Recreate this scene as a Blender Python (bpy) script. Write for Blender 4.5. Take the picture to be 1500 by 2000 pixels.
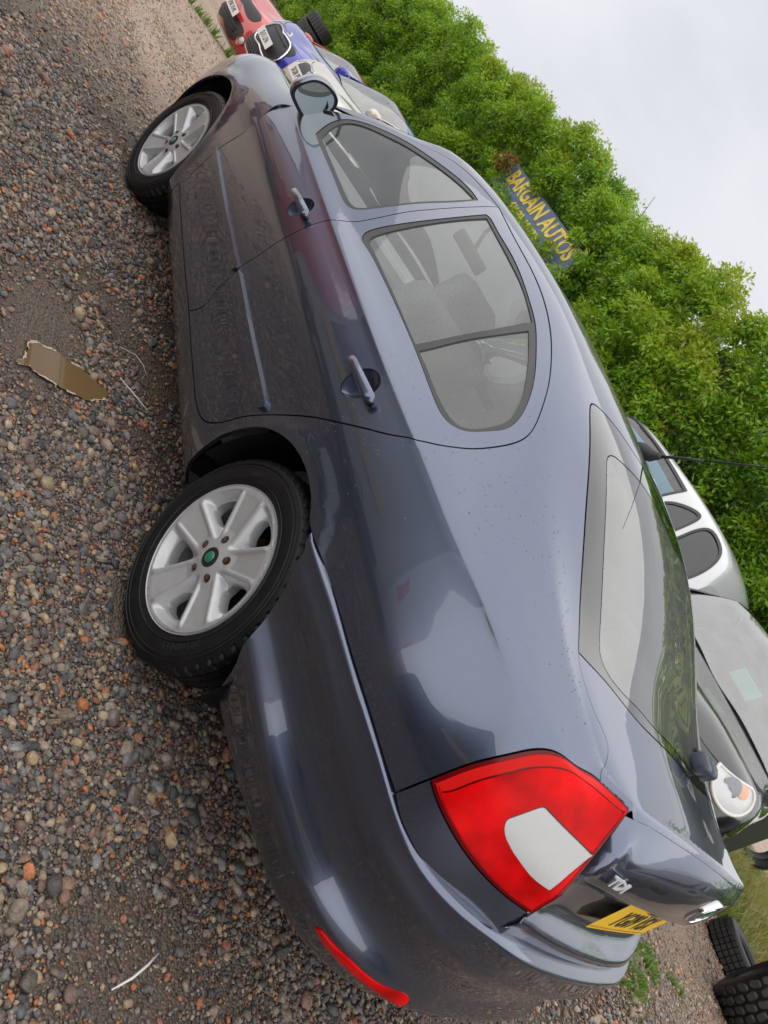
import bpy, bmesh, math, random
import numpy as np
from mathutils import Vector, Matrix, Euler
from mathutils.geometry import delaunay_2d_cdt
for o in list(bpy.data.objects): bpy.data.objects.remove(o)
random.seed(7); rng=np.random.default_rng(7)
SC=bpy.context.scene; COL=SC.collection; PI=math.pi
# ------------------------------------------------------------------ camera, sky, sun, exposure
cd=bpy.data.cameras.new('camera'); cam=bpy.data.objects.new('camera',cd); COL.objects.link(cam); SC.camera=cam
cd.sensor_fit='VERTICAL'; cd.sensor_height=36; cd.lens=36*1464.56/2000; cd.clip_start=.05; cd.clip_end=3000
_r=[[.2140545,.4932364,.8431480],[.7416746,.4796509,-.4688857],[-.6356882,.7257085,-.2631495]]
cam.matrix_world=Matrix(((_r[0][0],-_r[1][0],-_r[2][0],3.83819),(_r[0][1],-_r[1][1],-_r[2][1],-2.10826),(_r[0][2],-_r[1][2],-_r[2][2],1.26955),(0,0,0,1)))
cd.dof.use_dof=True; cd.dof.focus_distance=2.6; cd.dof.aperture_fstop=9.0
SUN_EL,SUN_AZ=math.radians(58),math.radians(-50)
W=bpy.data.worlds.new('World'); SC.world=W; W.use_nodes=True
nt=W.node_tree; nt.nodes.clear(); N=nt.nodes.new; L=nt.links.new
sky=N('ShaderNodeTexSky'); sky.sky_type='NISHITA'; sky.sun_disc=False; sky.sun_elevation=SUN_EL; sky.sun_rotation=math.radians(140)
b1=N('ShaderNodeBackground'); b1.inputs[1].default_value=.05; L(sky.outputs[0],b1.inputs[0])
tc=N('ShaderNodeTexCoord'); nz=N('ShaderNodeTexNoise'); nz.inputs['Scale'].default_value=2.6; nz.inputs['Detail'].default_value=6; nz.inputs['Roughness'].default_value=.5
mp=N('ShaderNodeMapping'); mp.inputs['Scale'].default_value=(1,1,2.2); L(tc.outputs['Generated'],mp.inputs[0]); L(mp.outputs[0],nz.inputs['Vector'])
cr=N('ShaderNodeValToRGB'); L(nz.outputs['Fac'],cr.inputs[0])
cr.color_ramp.elements[0].position=.3; cr.color_ramp.elements[0].color=(.66,.675,.735,1)
cr.color_ramp.elements[1].position=.72; cr.color_ramp.elements[1].color=(.88,.885,.905,1)
b2=N('ShaderNodeBackground'); b2.inputs[1].default_value=.57; L(cr.outputs[0],b2.inputs[0])
mx=N('ShaderNodeMixShader'); mx.inputs[0].default_value=.94; L(b1.outputs[0],mx.inputs[1]); L(b2.outputs[0],mx.inputs[2])
wo=N('ShaderNodeOutputWorld'); L(mx.outputs[0],wo.inputs[0])
sd=bpy.data.lights.new('sun','SUN'); sd.energy=1.5; sd.angle=math.radians(165); sd.color=(1,.96,.9)
sun=bpy.data.objects.new('sun',sd); COL.objects.link(sun)
sv=Vector((math.cos(SUN_EL)*math.cos(SUN_AZ),math.cos(SUN_EL)*math.sin(SUN_AZ),math.sin(SUN_EL)))
sun.rotation_euler=sv.to_track_quat('Z','Y').to_euler()
vs=SC.view_settings; vs.view_transform='Standard'; vs.look='None'; vs.exposure=.95; vs.gamma=1; vs.use_curve_mapping=False
SC.cycles.max_bounces=10; SC.cycles.transparent_max_bounces=16; SC.cycles.glossy_bounces=5; SC.cycles.transmission_bounces=4
# ------------------------------------------------------------------ materials
MATS={}
def mat(name,col,rough=.5,metal=0,coat=0,spec=.5,vary=0,vscale=8,bump=0,bscale=60,trans=0,alpha=1,ao=None,sheen=0):
    if name in MATS: return MATS[name]
    m=bpy.data.materials.new(name); MATS[name]=m; m.use_nodes=True; t=m.node_tree; p=t.nodes['Principled BSDF']
    p.inputs['Base Color'].default_value=(*col,1); p.inputs['Roughness'].default_value=rough; p.inputs['Metallic'].default_value=metal
    p.inputs['Coat Weight'].default_value=coat; p.inputs['Coat Roughness'].default_value=.03; p.inputs['Specular IOR Level'].default_value=spec
    if trans: p.inputs['Transmission Weight'].default_value=trans
    if vary or bump:
        c=t.nodes.new('ShaderNodeTexCoord'); n=t.nodes.new('ShaderNodeTexNoise'); n.inputs['Scale'].default_value=vscale; n.inputs['Detail'].default_value=5
        t.links.new(c.outputs['Object'],n.inputs['Vector'])
        if vary:
            r=t.nodes.new('ShaderNodeValToRGB'); e=r.color_ramp.elements
            e[0].position=.3; e[1].position=.7
            e[0].color=(*[x*(1-vary) for x in col],1); e[1].color=(*[min(1,x*(1+vary)) for x in col],1)
            t.links.new(n.outputs['Fac'],r.inputs[0]); t.links.new(r.outputs[0],p.inputs['Base Color'])
        if bump:
            n2=t.nodes.new('ShaderNodeTexNoise'); n2.inputs['Scale'].default_value=bscale; n2.inputs['Detail'].default_value=3
            b=t.nodes.new('ShaderNodeBump'); b.inputs['Strength'].default_value=bump; b.inputs['Distance'].default_value=.01
            t.links.new(c.outputs['Object'],n2.inputs['Vector']); t.links.new(n2.outputs['Fac'],b.inputs['Height']); t.links.new(b.outputs[0],p.inputs['Normal'])
    return m
def paint(name,col,metal=.85,rough=.36,wet=True,dirt=(.10,.075,.055)):
    """metallic body paint under clear lacquer, faint flake grain, road film low down, beads of rain"""
    m=bpy.data.materials.new(name); MATS[name]=m; m.use_nodes=True; t=m.node_tree; p=t.nodes['Principled BSDF']; k=t.links.new; n=t.nodes.new
    p.inputs['Metallic'].default_value=metal; p.inputs['Roughness'].default_value=rough; p.inputs['Coat Weight'].default_value=1; p.inputs['Coat IOR'].default_value=1.6
    c=n('ShaderNodeTexCoord')
    a=n('ShaderNodeTexNoise'); a.inputs['Scale'].default_value=900; a.inputs['Detail'].default_value=1; k(c.outputs['Object'],a.inputs['Vector'])
    r=n('ShaderNodeValToRGB'); r.color_ramp.elements[0].position=.25; r.color_ramp.elements[1].position=.75
    r.color_ramp.elements[0].color=(*[x*.82 for x in col],1); r.color_ramp.elements[1].color=(*[min(1,x*1.2) for x in col],1); k(a.outputs['Fac'],r.inputs[0])
    # thin road film: grime collects towards the sills in streaky patches
    s=n('ShaderNodeSeparateXYZ'); k(c.outputs['Object'],s.inputs[0])
    mr=n('ShaderNodeMapRange'); mr.inputs[1].default_value=.62; mr.inputs[2].default_value=.18; k(s.outputs[2],mr.inputs[0])
    g=n('ShaderNodeTexNoise'); g.inputs['Scale'].default_value=9; g.inputs['Detail'].default_value=8; g.inputs['Roughness'].default_value=.7; k(c.outputs['Object'],g.inputs['Vector'])
    gr=n('ShaderNodeMapRange'); gr.inputs[1].default_value=.45; gr.inputs[2].default_value=.8; k(g.outputs['Fac'],gr.inputs[0])
    mu=n('ShaderNodeMath'); mu.operation='MULTIPLY'; k(mr.outputs[0],mu.inputs[0]); k(gr.outputs[0],mu.inputs[1])
    mm=n('ShaderNodeMath'); mm.operation='MULTIPLY'; mm.inputs[1].default_value=.5; k(mu.outputs[0],mm.inputs[0])
    mix=n('ShaderNodeMix'); mix.data_type='RGBA'; k(mm.outputs[0],mix.inputs[0]); k(r.outputs[0],mix.inputs[6]); mix.inputs[7].default_value=(*dirt,1); k(mix.outputs[2],p.inputs['Base Color'])
    # lacquer: micro orange peel, hazy film
    h=n('ShaderNodeTexNoise'); h.inputs['Scale'].default_value=14; h.inputs['Detail'].default_value=6; k(c.outputs['Object'],h.inputs['Vector'])
    hr=n('ShaderNodeMapRange'); hr.inputs[1].default_value=.35; hr.inputs[2].default_value=.75; hr.inputs[3].default_value=.008; hr.inputs[4].default_value=.04; k(h.outputs['Fac'],hr.inputs[0]); k(hr.outputs[0],p.inputs['Coat Roughness'])
    if wet:
        w=n('ShaderNodeTexNoise'); w.inputs['Scale'].default_value=25; w.inputs['Detail'].default_value=1; k(c.outputs['Object'],w.inputs['Vector'])
        b=n('ShaderNodeBump'); b.inputs['Strength'].default_value=.005; b.inputs['Distance'].default_value=.02; k(w.outputs['Fac'],b.inputs['Height'])
        k(b.outputs[0],p.inputs['Coat Normal'])
    return m
def glass(name,tint=(.88,.95,.93),ior=1.8,haze=.10,haze_col=(.93,.96,.95),trans=.22):
    """a sheet of tinted safety glass with a pale haze mixed in for mist and mirrored sky brightness"""
    m=bpy.data.materials.new(name); MATS[name]=m; m.use_nodes=True; t=m.node_tree; k=t.links.new; n=t.nodes.new
    t.nodes.remove(t.nodes['Principled BSDF']); out=t.nodes['Material Output']
    tr=n('ShaderNodeBsdfTransparent'); tr.inputs[0].default_value=(*tint,1)
    gl=n('ShaderNodeBsdfGlossy'); gl.inputs['Roughness'].default_value=.01
    fr=n('ShaderNodeFresnel'); fr.inputs[0].default_value=ior
    di=n('ShaderNodeBsdfDiffuse'); di.inputs[0].default_value=(*haze_col,1)
    c=n('ShaderNodeTexCoord'); nz=n('ShaderNodeTexNoise'); nz.inputs['Scale'].default_value=7; nz.inputs['Detail'].default_value=7; k(c.outputs['Object'],nz.inputs['Vector'])
    mr=n('ShaderNodeMapRange'); mr.inputs[1].default_value=.3; mr.inputs[2].default_value=.75; mr.inputs[3].default_value=haze*.85; mr.inputs[4].default_value=haze*1.18; k(nz.outputs['Fac'],mr.inputs[0])
    tl=n('ShaderNodeBsdfTranslucent'); tl.inputs[0].default_value=(*haze_col,1); m0=n('ShaderNodeMixShader'); m0.inputs[0].default_value=trans; k(di.outputs[0],m0.inputs[1]); k(tl.outputs[0],m0.inputs[2])
    m1=n('ShaderNodeMixShader'); k(mr.outputs[0],m1.inputs[0]); k(tr.outputs[0],m1.inputs[1]); k(m0.outputs[0],m1.inputs[2])
    m2=n('ShaderNodeMixShader'); k(fr.outputs[0],m2.inputs[0]); k(m1.outputs[0],m2.inputs[1]); k(gl.outputs[0],m2.inputs[2]); k(m2.outputs[0],out.inputs[0])
    return m
# ------------------------------------------------------------------ object helpers
def link(name,me,parent=None):
    o=bpy.data.objects.new(name,me); COL.objects.link(o)
    if parent is not None: o.parent=parent
    return o
def obj(name,verts,faces,m,parent=None,smooth=False,loc=None):
    me=bpy.data.meshes.new(name); me.from_pydata([tuple(map(float,v)) for v in verts],[],[tuple(map(int,f)) for f in faces]); me.materials.append(m)
    if smooth: me.polygons.foreach_set('use_smooth',[True]*len(me.polygons))
    me.update(); o=link(name,me,parent)
    if loc is not None:o.location=loc
    return o
def fast(name,V,F,m,parent=None,smooth=False):
    """numpy arrays, all faces alike"""
    V=np.asarray(V,np.float32);F=np.asarray(F,np.int32);k=F.shape[1]
    me=bpy.data.meshes.new(name); me.vertices.add(len(V)); me.vertices.foreach_set('co',V.ravel())
    me.loops.add(F.size); me.loops.foreach_set('vertex_index',F.ravel()); me.polygons.add(len(F))
    me.polygons.foreach_set('loop_start',np.arange(0,F.size,k,dtype=np.int32)); me.polygons.foreach_set('loop_total',np.full(len(F),k,np.int32))
    if smooth: me.polygons.foreach_set('use_smooth',np.ones(len(F),bool))
    me.materials.append(m); me.update(calc_edges=True); return link(name,me,parent)
def tag(o,label=None,cat=None,group=None,kind=None):
    if label:o['label']=label
    if cat:o['category']=cat
    if group:o['group']=group
    if kind:o['kind']=kind
    return o
def thing(name,label,cat,loc=(0,0,0),rz=0,group=None):
    o=bpy.data.objects.new(name,None); COL.objects.link(o); o.location=loc; o.rotation_euler=(0,0,rz); return tag(o,label,cat,group)
class MB:
    def __init__(s): s.v=[];s.f=[]
    def add(s,v,f):
        k=len(s.v); s.v+= [tuple(q) for q in v]; s.f+=[tuple(i+k for i in q) for q in f]; return s
    def box(s,c,d,rot=None,bev=0):
        x,y,z=[q/2 for q in d]
        if bev:
            b=bev; v=[];
            bm=bmesh.new(); bmesh.ops.create_cube(bm,size=1,matrix=Matrix.Diagonal((*d,1))); bmesh.ops.bevel(bm,geom=bm.edges[:],offset=b,segments=2,affect='EDGES',profile=.5)
            v=[q.co.copy() for q in bm.verts]; bm.verts.index_update(); f=[[q.index for q in p.verts] for p in bm.faces]; bm.free()
        else:
            v=[Vector((a*x,b*y,e*z)) for a in(-1,1) for b in(-1,1) for e in(-1,1)]; f=[(0,1,3,2),(4,6,7,5),(0,4,5,1),(2,3,7,6),(0,2,6,4),(1,5,7,3)]
        if rot is not None: v=[rot@q for q in v]
        return s.add([q+Vector(c) for q in v],f)
    def lathe(s,prof,n=32,M=None,closed=False):
        """prof: (radius, height) about local z, mapped by M"""
        k=len(prof); v=[];f=[]
        for i in range(n):
            a=2*PI*i/n
            for r,h in prof: v.append(Vector((r*math.cos(a),r*math.sin(a),h)))
        for i in range(n):
            j=(i+1)%n
            for q in range(k-1 if not closed else k):
                w=(q+1)%k; f.append((i*k+q,j*k+q,j*k+w,i*k+w))
        if M is not None: v=[M@q for q in v]
        return s.add(v,f)
    def tube(s,pts,r,n=8,cap=True):
        pts=[Vector(p) for p in pts]; rr=r if isinstance(r,(list,tuple)) else [r]*len(pts); v=[];f=[]
        for i,p in enumerate(pts):
            d=(pts[min(i+1,len(pts)-1)]-pts[max(i-1,0)]).normalized(); q=d.to_track_quat('Z','Y')
            for j in range(n): v.append(p+q@Vector((rr[i]*math.cos(2*PI*j/n),rr[i]*math.sin(2*PI*j/n),0)))
        for i in range(len(pts)-1):
            for j in range(n): f.append((i*n+j,i*n+(j+1)%n,(i+1)*n+(j+1)%n,(i+1)*n+j))
        if cap: f+= [tuple(range(n))[::-1],tuple((len(pts)-1)*n+j for j in range(n))]
        return s.add(v,f)
    def build(s,name,m,parent=None,smooth=False,angle=None):
        o=obj(name,s.v,s.f,m,parent,smooth)
        if angle: 
            try:o.data.set_sharp_from_angle(angle=math.radians(angle))
            except Exception:pass
        return o
def text_mesh(name,body,size,m,parent=None,M=None,extr=.0008,bold=0,fn=None,sx=1,align='CENTER',space=1):
    c=bpy.data.curves.new(name,'FONT'); c.body=body; c.size=size; c.extrude=extr; c.align_x=align; c.align_y='CENTER'; c.resolution_u=3; c.offset=bold; c.space_character=space
    o=bpy.data.objects.new(name,c); COL.objects.link(o); dg=bpy.context.evaluated_depsgraph_get(); dg.update()
    me=bpy.data.meshes.new_from_object(o.evaluated_get(dg)); bpy.data.objects.remove(o); bpy.data.curves.remove(c)
    for v in me.vertices:
        q=Vector((v.co.x*sx,v.co.y,v.co.z)); q=fn(q) if fn else q
        v.co=M@q if M is not None else q
    me.materials.clear(); me.materials.append(m); me.update(); return link(name,me,parent)
def frame(o,x,y):
    """matrix with local x along x, local y towards y"""
    x=Vector(x).normalized(); y=Vector(y); z=x.cross(y).normalized(); y=z.cross(x); o=Vector(o)
    return Matrix(((x.x,y.x,z.x,o.x),(x.y,y.y,z.y,o.y),(x.z,y.z,z.z,o.z),(0,0,0,1)))
# ------------------------------------------------------------------ body surfaces of the saloon-shaped hatchback
def _D(t):
    n=len(t);h=np.diff(t);A=np.zeros((n,n));B=np.zeros((n,n));A[0,0]=A[-1,-1]=1
    for i in range(1,n-1):
        A[i,i-1]=h[i-1];A[i,i]=2*(h[i-1]+h[i]);A[i,i+1]=h[i]
        B[i,i-1]=6/h[i-1];B[i,i]=-6/h[i-1]-6/h[i];B[i,i+1]=6/h[i]
    return np.linalg.solve(A,B)
def _W(t,D,x):
    i=np.clip(np.searchsorted(t,x,side='right')-1,0,len(t)-2);h=t[i+1]-t[i]
    a=(t[i+1]-x)/h;b=(x-t[i])/h;k=np.arange(len(x));W=np.zeros((len(x),len(t)))
    W[k,i]+=a;W[k,i+1]+=b
    W+=(((a**3-a)*h*h/6)[:,None]*D[i]+((b**3-b)*h*h/6)[:,None]*D[i+1])
    return W
class Surf:
    """tensor cubic spline through a grid of points [col][row]=(x,w,z); left flank is y=-w"""
    def __init__(s,grid,mu=False,mv=False):
        G=np.array(grid,float);G[:,:,1]*=-1
        if mv: g=G[:,-3:-1][:,::-1].copy();g[:,:,1]*=-1;G=np.concatenate([G,g],1)
        if mu: g=G[-3:-1][::-1].copy();g[:,:,1]*=-1;G=np.concatenate([G,g],0)
        s.G=G
        du=np.linalg.norm(np.diff(G,axis=0),axis=2);dv=np.linalg.norm(np.diff(G,axis=1),axis=2)
        s.tu=np.r_[0,np.cumsum(du.mean(1))];s.tv=np.r_[0,np.cumsum(dv.mean(0))]
        s.Du=_D(s.tu);s.Dv=_D(s.tv)
        s.U=s.tu[-3] if mu else s.tu[-1];s.V=s.tv[-3] if mv else s.tv[-1]
        s.disp=None;s.sgn=1
    def ev(s,u,v):
        u=np.clip(np.asarray(u,float),s.tu[0],s.tu[-1]);v=np.clip(np.asarray(v,float),s.tv[0],s.tv[-1])
        out=np.empty((len(u),3))
        for k in range(0,len(u),40000):
            a=_W(s.tu,s.Du,u[k:k+40000]);b=_W(s.tv,s.Dv,v[k:k+40000])
            out[k:k+40000]=np.einsum('ni,ijk,nj->nk',a,s.G,b,optimize=True)
        return out
    def nrm(s,u,v,f=None,e=2e-3):
        f=f or s.ev
        n=np.cross(f(u+e,v)-f(u-e,v),f(u,v+e)-f(u,v-e))
        return n*s.sgn/(np.linalg.norm(n,axis=1,keepdims=True)+1e-12)
    def evd(s,u,v):
        p=s.ev(u,v)
        if s.disp is None:return p
        return p+s.nrm(u,v)*s.disp(p)[:,None]
    def sample(s,n=160,m=140):
        if not hasattr(s,'_s'):
            a,b=np.meshgrid(np.linspace(0,s.U,n),np.linspace(0,s.V,m),indexing='ij')
            s._s=(a.ravel(),b.ravel(),s.ev(a.ravel(),b.ravel()))
        return s._s
    def inv(s,q,ax):
        """find (u,v) whose point has coordinates q on axes ax"""
        a,b,p=s.sample();q=np.asarray(q,float);ax=list(ax)
        u=np.empty(len(q));v=np.empty(len(q))
        for i,t in enumerate(q):
            k=np.argmin(((p[:,ax]-t)**2).sum(1));u[i]=a[k];v[i]=b[k]
        e=1e-4
        for _ in range(12):
            f=s.ev(u,v)[:,ax]-q
            ju=(s.ev(u+e,v)[:,ax]-s.ev(u-e,v)[:,ax])/(2*e);jv=(s.ev(u,v+e)[:,ax]-s.ev(u,v-e)[:,ax])/(2*e)
            d=ju[:,0]*jv[:,1]-ju[:,1]*jv[:,0];d=np.where(abs(d)<1e-6,1e-6,d)
            su=(f[:,0]*jv[:,1]-f[:,1]*jv[:,0])/d;sv=(ju[:,0]*f[:,1]-ju[:,1]*f[:,0])/d
            u=np.clip(u-np.clip(su,-.05,.05),s.tu[0],s.tu[-1]);v=np.clip(v-np.clip(sv,-.05,.05),s.tv[0],s.tv[-1])
        return u,v
# ---- body sides, roof, glass and deck: columns run front to back, rows sill to roof centre
def side(x,ws,zs,xs=None):
    return [(x if xs is None else xs[i],ws[i],zs[i]) for i in range(len(ws))]
M_GRID=[
 [(-.10,.780,.190),(-.10,.832,.235),(-.10,.855,.31),(-.10,.866,.40),(-.10,.876,.53),(-.10,.874,.68),(-.10,.850,.79),(-.10,.815,.850),(-.06,.775,.885),(0,.74,.92),(.10,.745,.955),(.40,.70,1.09),(.74,.638,1.235),(.80,.60,1.29),(.90,.43,1.40),(.93,.22,1.43),(.94,0,1.437)],
 [(.38,.785,.190),(.38,.835,.245),(.38,.862,.31),(.38,.868,.40),(.38,.879,.53),(.38,.880,.68),(.38,.868,.80),(.38,.848,.868),(.385,.818,.912),(.39,.800,.94),(.41,.785,.972),(.66,.715,1.150),(.95,.622,1.308),(1.02,.575,1.372),(1.05,.43,1.424),(1.07,.22,1.455),(1.08,0,1.462)],
 [(.90,.785,.190),(.90,.835,.245),(.90,.866,.31),(.90,.868,.40),(.90,.880,.53),(.90,.883,.68),(.90,.874,.80),(.90,.858,.872),(.90,.834,.920),(.90,.812,.953),(.90,.795,.980),(1.0,.720,1.172),(1.14,.608,1.352),(1.18,.556,1.408),(1.20,.42,1.455),(1.21,.22,1.474),(1.22,0,1.480)],
 [(1.45,.785,.190),(1.45,.835,.245),(1.45,.866,.31),(1.45,.868,.40),(1.45,.880,.53),(1.45,.884,.68),(1.45,.876,.80),(1.45,.862,.876),(1.45,.838,.925),(1.45,.812,.962),(1.45,.797,.990),(1.48,.718,1.180),(1.50,.606,1.372),(1.50,.556,1.428),(1.50,.42,1.47),(1.50,.22,1.492),(1.50,0,1.499)],
 [(1.95,.785,.190),(1.95,.835,.245),(1.95,.866,.31),(1.95,.868,.40),(1.95,.880,.53),(1.95,.885,.68),(1.95,.878,.80),(1.95,.864,.882),(1.95,.842,.932),(1.95,.815,.972),(1.95,.797,1.005),(1.95,.715,1.190),(1.92,.606,1.362),(1.91,.553,1.420),(1.905,.42,1.466),(1.90,.22,1.490),(1.90,0,1.497)],
 [(2.32,.785,.190),(2.32,.835,.245),(2.32,.862,.31),(2.32,.868,.40),(2.32,.880,.53),(2.32,.885,.68),(2.32,.878,.80),(2.32,.864,.888),(2.32,.842,.938),(2.32,.816,.980),(2.32,.793,1.020),(2.27,.710,1.185),(2.20,.602,1.343),(2.18,.550,1.396),(2.17,.42,1.442),(2.165,.22,1.467),(2.16,0,1.475)],
 [(2.64,.790,.190),(2.64,.835,.245),(2.64,.858,.31),(2.64,.868,.40),(2.64,.880,.53),(2.64,.884,.68),(2.64,.876,.80),(2.64,.860,.895),(2.64,.838,.948),(2.64,.810,.995),(2.64,.778,1.042),(2.58,.700,1.175),(2.48,.602,1.305),(2.45,.552,1.346),(2.43,.42,1.402),(2.415,.22,1.437),(2.41,0,1.447)],
 [(2.95,.785,.200),(2.95,.830,.250),(2.95,.853,.31),(2.95,.863,.40),(2.95,.872,.53),(2.95,.875,.68),(2.95,.865,.80),(2.95,.848,.900),(2.95,.824,.957),(2.95,.790,1.004),(2.95,.752,1.046),(2.90,.692,1.120),(2.80,.612,1.203),(2.77,.560,1.250),(2.74,.42,1.320),(2.72,.22,1.364),(2.71,0,1.378)],
 [(3.20,.770,.210),(3.20,.812,.255),(3.20,.838,.31),(3.20,.848,.40),(3.20,.855,.53),(3.20,.858,.68),(3.20,.847,.80),(3.20,.826,.900),(3.20,.800,.958),(3.20,.767,.993),(3.20,.728,1.022),(3.18,.677,1.056),(3.10,.615,1.095),(3.08,.560,1.122),(3.05,.42,1.182),(3.03,.22,1.226),(3.02,0,1.243)],
 [(3.42,.690,.220),(3.43,.720,.255),(3.44,.742,.31),(3.445,.750,.40),(3.445,.757,.53),(3.44,.760,.68),(3.425,.757,.80),(3.405,.745,.895),(3.39,.728,.960),(3.38,.707,.988),(3.365,.680,1.008),(3.345,.645,1.032),(3.31,.600,1.060),(3.29,.550,1.078),(3.275,.42,1.112),(3.265,.22,1.138),(3.26,0,1.146)],
 [(3.5395,0.5521,0.2200),(3.5598,0.5624,0.2550),(3.5704,0.5678,0.3100),(3.5755,0.5729,0.4000),(3.5708,0.5781,0.5300),(3.5657,0.5830,0.6800),(3.5456,0.5909,0.8000),(3.5153,0.6007,0.8950),(3.4850,0.6085,0.9645),(3.4673,0.6117,1.0014),(3.4527,0.6099,1.0273),(3.4539,0.5875,1.0417),(3.4628,0.5500,1.0545),(3.4725,0.5039,1.0669),(3.4964,0.3733,1.0924),(3.5212,0.1823,1.1173),(3.5290,0.0000,1.1252)],
 [(3.5500,0.5400,0.2200),(3.5700,0.5500,0.2550),(3.5800,0.5550,0.3100),(3.5850,0.5600,0.4000),(3.5800,0.5650,0.5300),(3.5750,0.5700,0.6800),(3.5550,0.5780,0.8000),(3.5250,0.5880,0.8950),(3.4950,0.5960,0.9650),(3.4780,0.6000,1.0030),(3.4650,0.6000,1.0300),(3.4680,0.5800,1.0430),(3.4780,0.5450,1.0540),(3.4880,0.5000,1.0660),(3.5120,0.3700,1.0910),(3.5370,0.1800,1.1160),(3.5450,0.0000,1.1240)],
 [(3.5579,0.5309,0.2200),(3.5776,0.5407,0.2550),(3.5872,0.5454,0.3100),(3.5921,0.5503,0.4000),(3.5869,0.5552,0.5300),(3.5820,0.5602,0.6800),(3.5621,0.5683,0.8000),(3.5323,0.5785,0.8950),(3.5025,0.5866,0.9654),(3.4855,0.5933,1.0000),(3.4725,0.5967,1.0240),(3.4755,0.5800,1.0340),(3.4855,0.5450,1.0450),(3.4955,0.5000,1.0570),(3.5195,0.3700,1.0820),(3.5445,0.1800,1.1070),(3.5525,0.0000,1.1150)],
]
ROLL=.036
for _i,_c in enumerate(M_GRID):
    if _i<9:
        _a=list(_c[8]); _c[7]=(_c[7][0],_a[1]+(.006 if _c[8][0]<3.3 else .004),_a[2]-.019)
M_GRID=[[(x-(.007 if i>9 else 0),w,z-ROLL*(.86-w)) if z>.9 else (x-(.007 if i>9 else 0),w,z) for x,w,z in c] for i,c in enumerate(M_GRID)]
M=Surf(M_GRID,mv=True)

# ---- rear bumper: plan outline swept with one section
B_PLAN=[(2.66,.894),(2.80,.893),(2.93,.884),(3.06,.877),(3.18,.866),(3.29,.842),(3.39,.802),(3.47,.748),(3.528,.682),(3.576,.595),(3.613,.49),(3.636,.35),(3.648,.18),(3.652,0)]
B_TOP=[.641,.650,.661,.668,.674,.672,.664,.667,.680,.695,.704,.706,.706,.706]
B_SEC=[(.288,.105),(.302,.070),(.325,.050),(.355,.034),(.387,.016),(.414,0),(.438,.004),(.475,.017),(.525,.021),(.562,.013),(.588,.003),(.61,0),(.635,.003)]
def bumper_grid():
    pl=np.array(B_PLAN);t=np.gradient(pl,axis=0);t[-1]=(0,-1);n=np.c_[-t[:,1],t[:,0]];n/=np.linalg.norm(n,axis=1,keepdims=True)
    g=[]
    for i,(x,w) in enumerate(B_PLAN):
        zt=B_TOP[i];k=np.clip((i-6)/4,0,1)
        sc=(zt-.035-.40)/(.635-.40)
        sec=[((.40+(z-.40)*min(1,sc) if z>.40 else z),d) for z,d in B_SEC]+[(zt-.022,.002),(zt-.011,.002),(zt-.003,.006),(zt+.0005,.018),(zt+.0015,.055)]
        lo=.05*min(1,max(0,(3.25-x)/.45)); g.append([(x-n[i,0]*d,w-n[i,1]*d,z-lo*max(0,min(1,(.42-z)/.12))) for z,d in sec])
    return g
B=Surf(bumper_grid(),mu=True)
# ---- tailgate face below the lip
T_GRID=[]
for y,crest in ((.592,(3.474,1.021)),(.575,(3.478,1.03)),(.545,(3.485,1.042)),(.50,(3.4955,1.057)),(.37,(3.5195,1.082)),(.18,(3.5445,1.107)),(0,(3.5525,1.115))):
    k=1-(y/.6)**2
    xl=3.528+.050*k; zl=.897+.045*k*k
    cx,cz=crest
    T_GRID.append([(cx,y,cz),(cx+.011+.004*k,y,cz-.018),(cx+.45*(xl-cx)+.012+.004*k,y,cz-.32*(cz-zl)),(cx+.85*(xl-cx)+.010,y,cz-.72*(cz-zl)),(xl+.005,y,zl+.014),(xl,y,zl),(xl-.006-.006*k,y,zl-.012),
      (xl-.022*k-.004,y,zl-.04),(xl-.036*k+.005,y,.840),(xl-.040*k+.014,y,.803),(xl-.036*k+.024,y,.784),(xl-.008*k+.034,y,.772),(xl+.0*k+.042,y,.760),(xl+.042,y,.740),(xl+.036,y,.712)])
T_GRID=[[(x-.007,w,z-ROLL*(.86-w)) for x,w,z in c] for c in T_GRID]
_mc=np.array(M_GRID[-1]);_cv=M.ev(np.full(400,M.U),np.linspace(M.tv[9],M.V,400));_o=np.argsort(-_cv[:,1])
for _c in T_GRID[1:]:
    _d=np.array([np.interp(-_c[0][1],_cv[::-1,1][::-1] if False else np.sort(_cv[:,1]),_cv[np.argsort(_cv[:,1]),a]) for a in(0,2)])-np.array([_c[0][0],_c[0][2]])
    for _i,_k in ((0,1),(1,.8),(2,.45)): _c[_i]=(_c[_i][0]+_d[0]*_k,_c[_i][1],_c[_i][2]+_d[1]*_k)
T_GRID[0]=[(np.interp(z,_mc[:11,2],_mc[:11,0])-.0005,np.interp(z,_mc[:11,2],_mc[:11,1])-.001,z) for x,w,z in T_GRID[0]]
_z0=T_GRID[0][0][2];_z1=_mc[10,2];T_GRID[0]=[(np.interp(q,_mc[:11,2],_mc[:11,0])-.0005,np.interp(q,_mc[:11,2],_mc[:11,1])-.001,q) for q in [z+(_z1-_z0)*k for (x,w,z),k in zip(T_GRID[0],[1,.8,.5,.2]+[0]*20)]]
T=Surf(T_GRID,mu=True);T.sgn=-1
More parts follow.
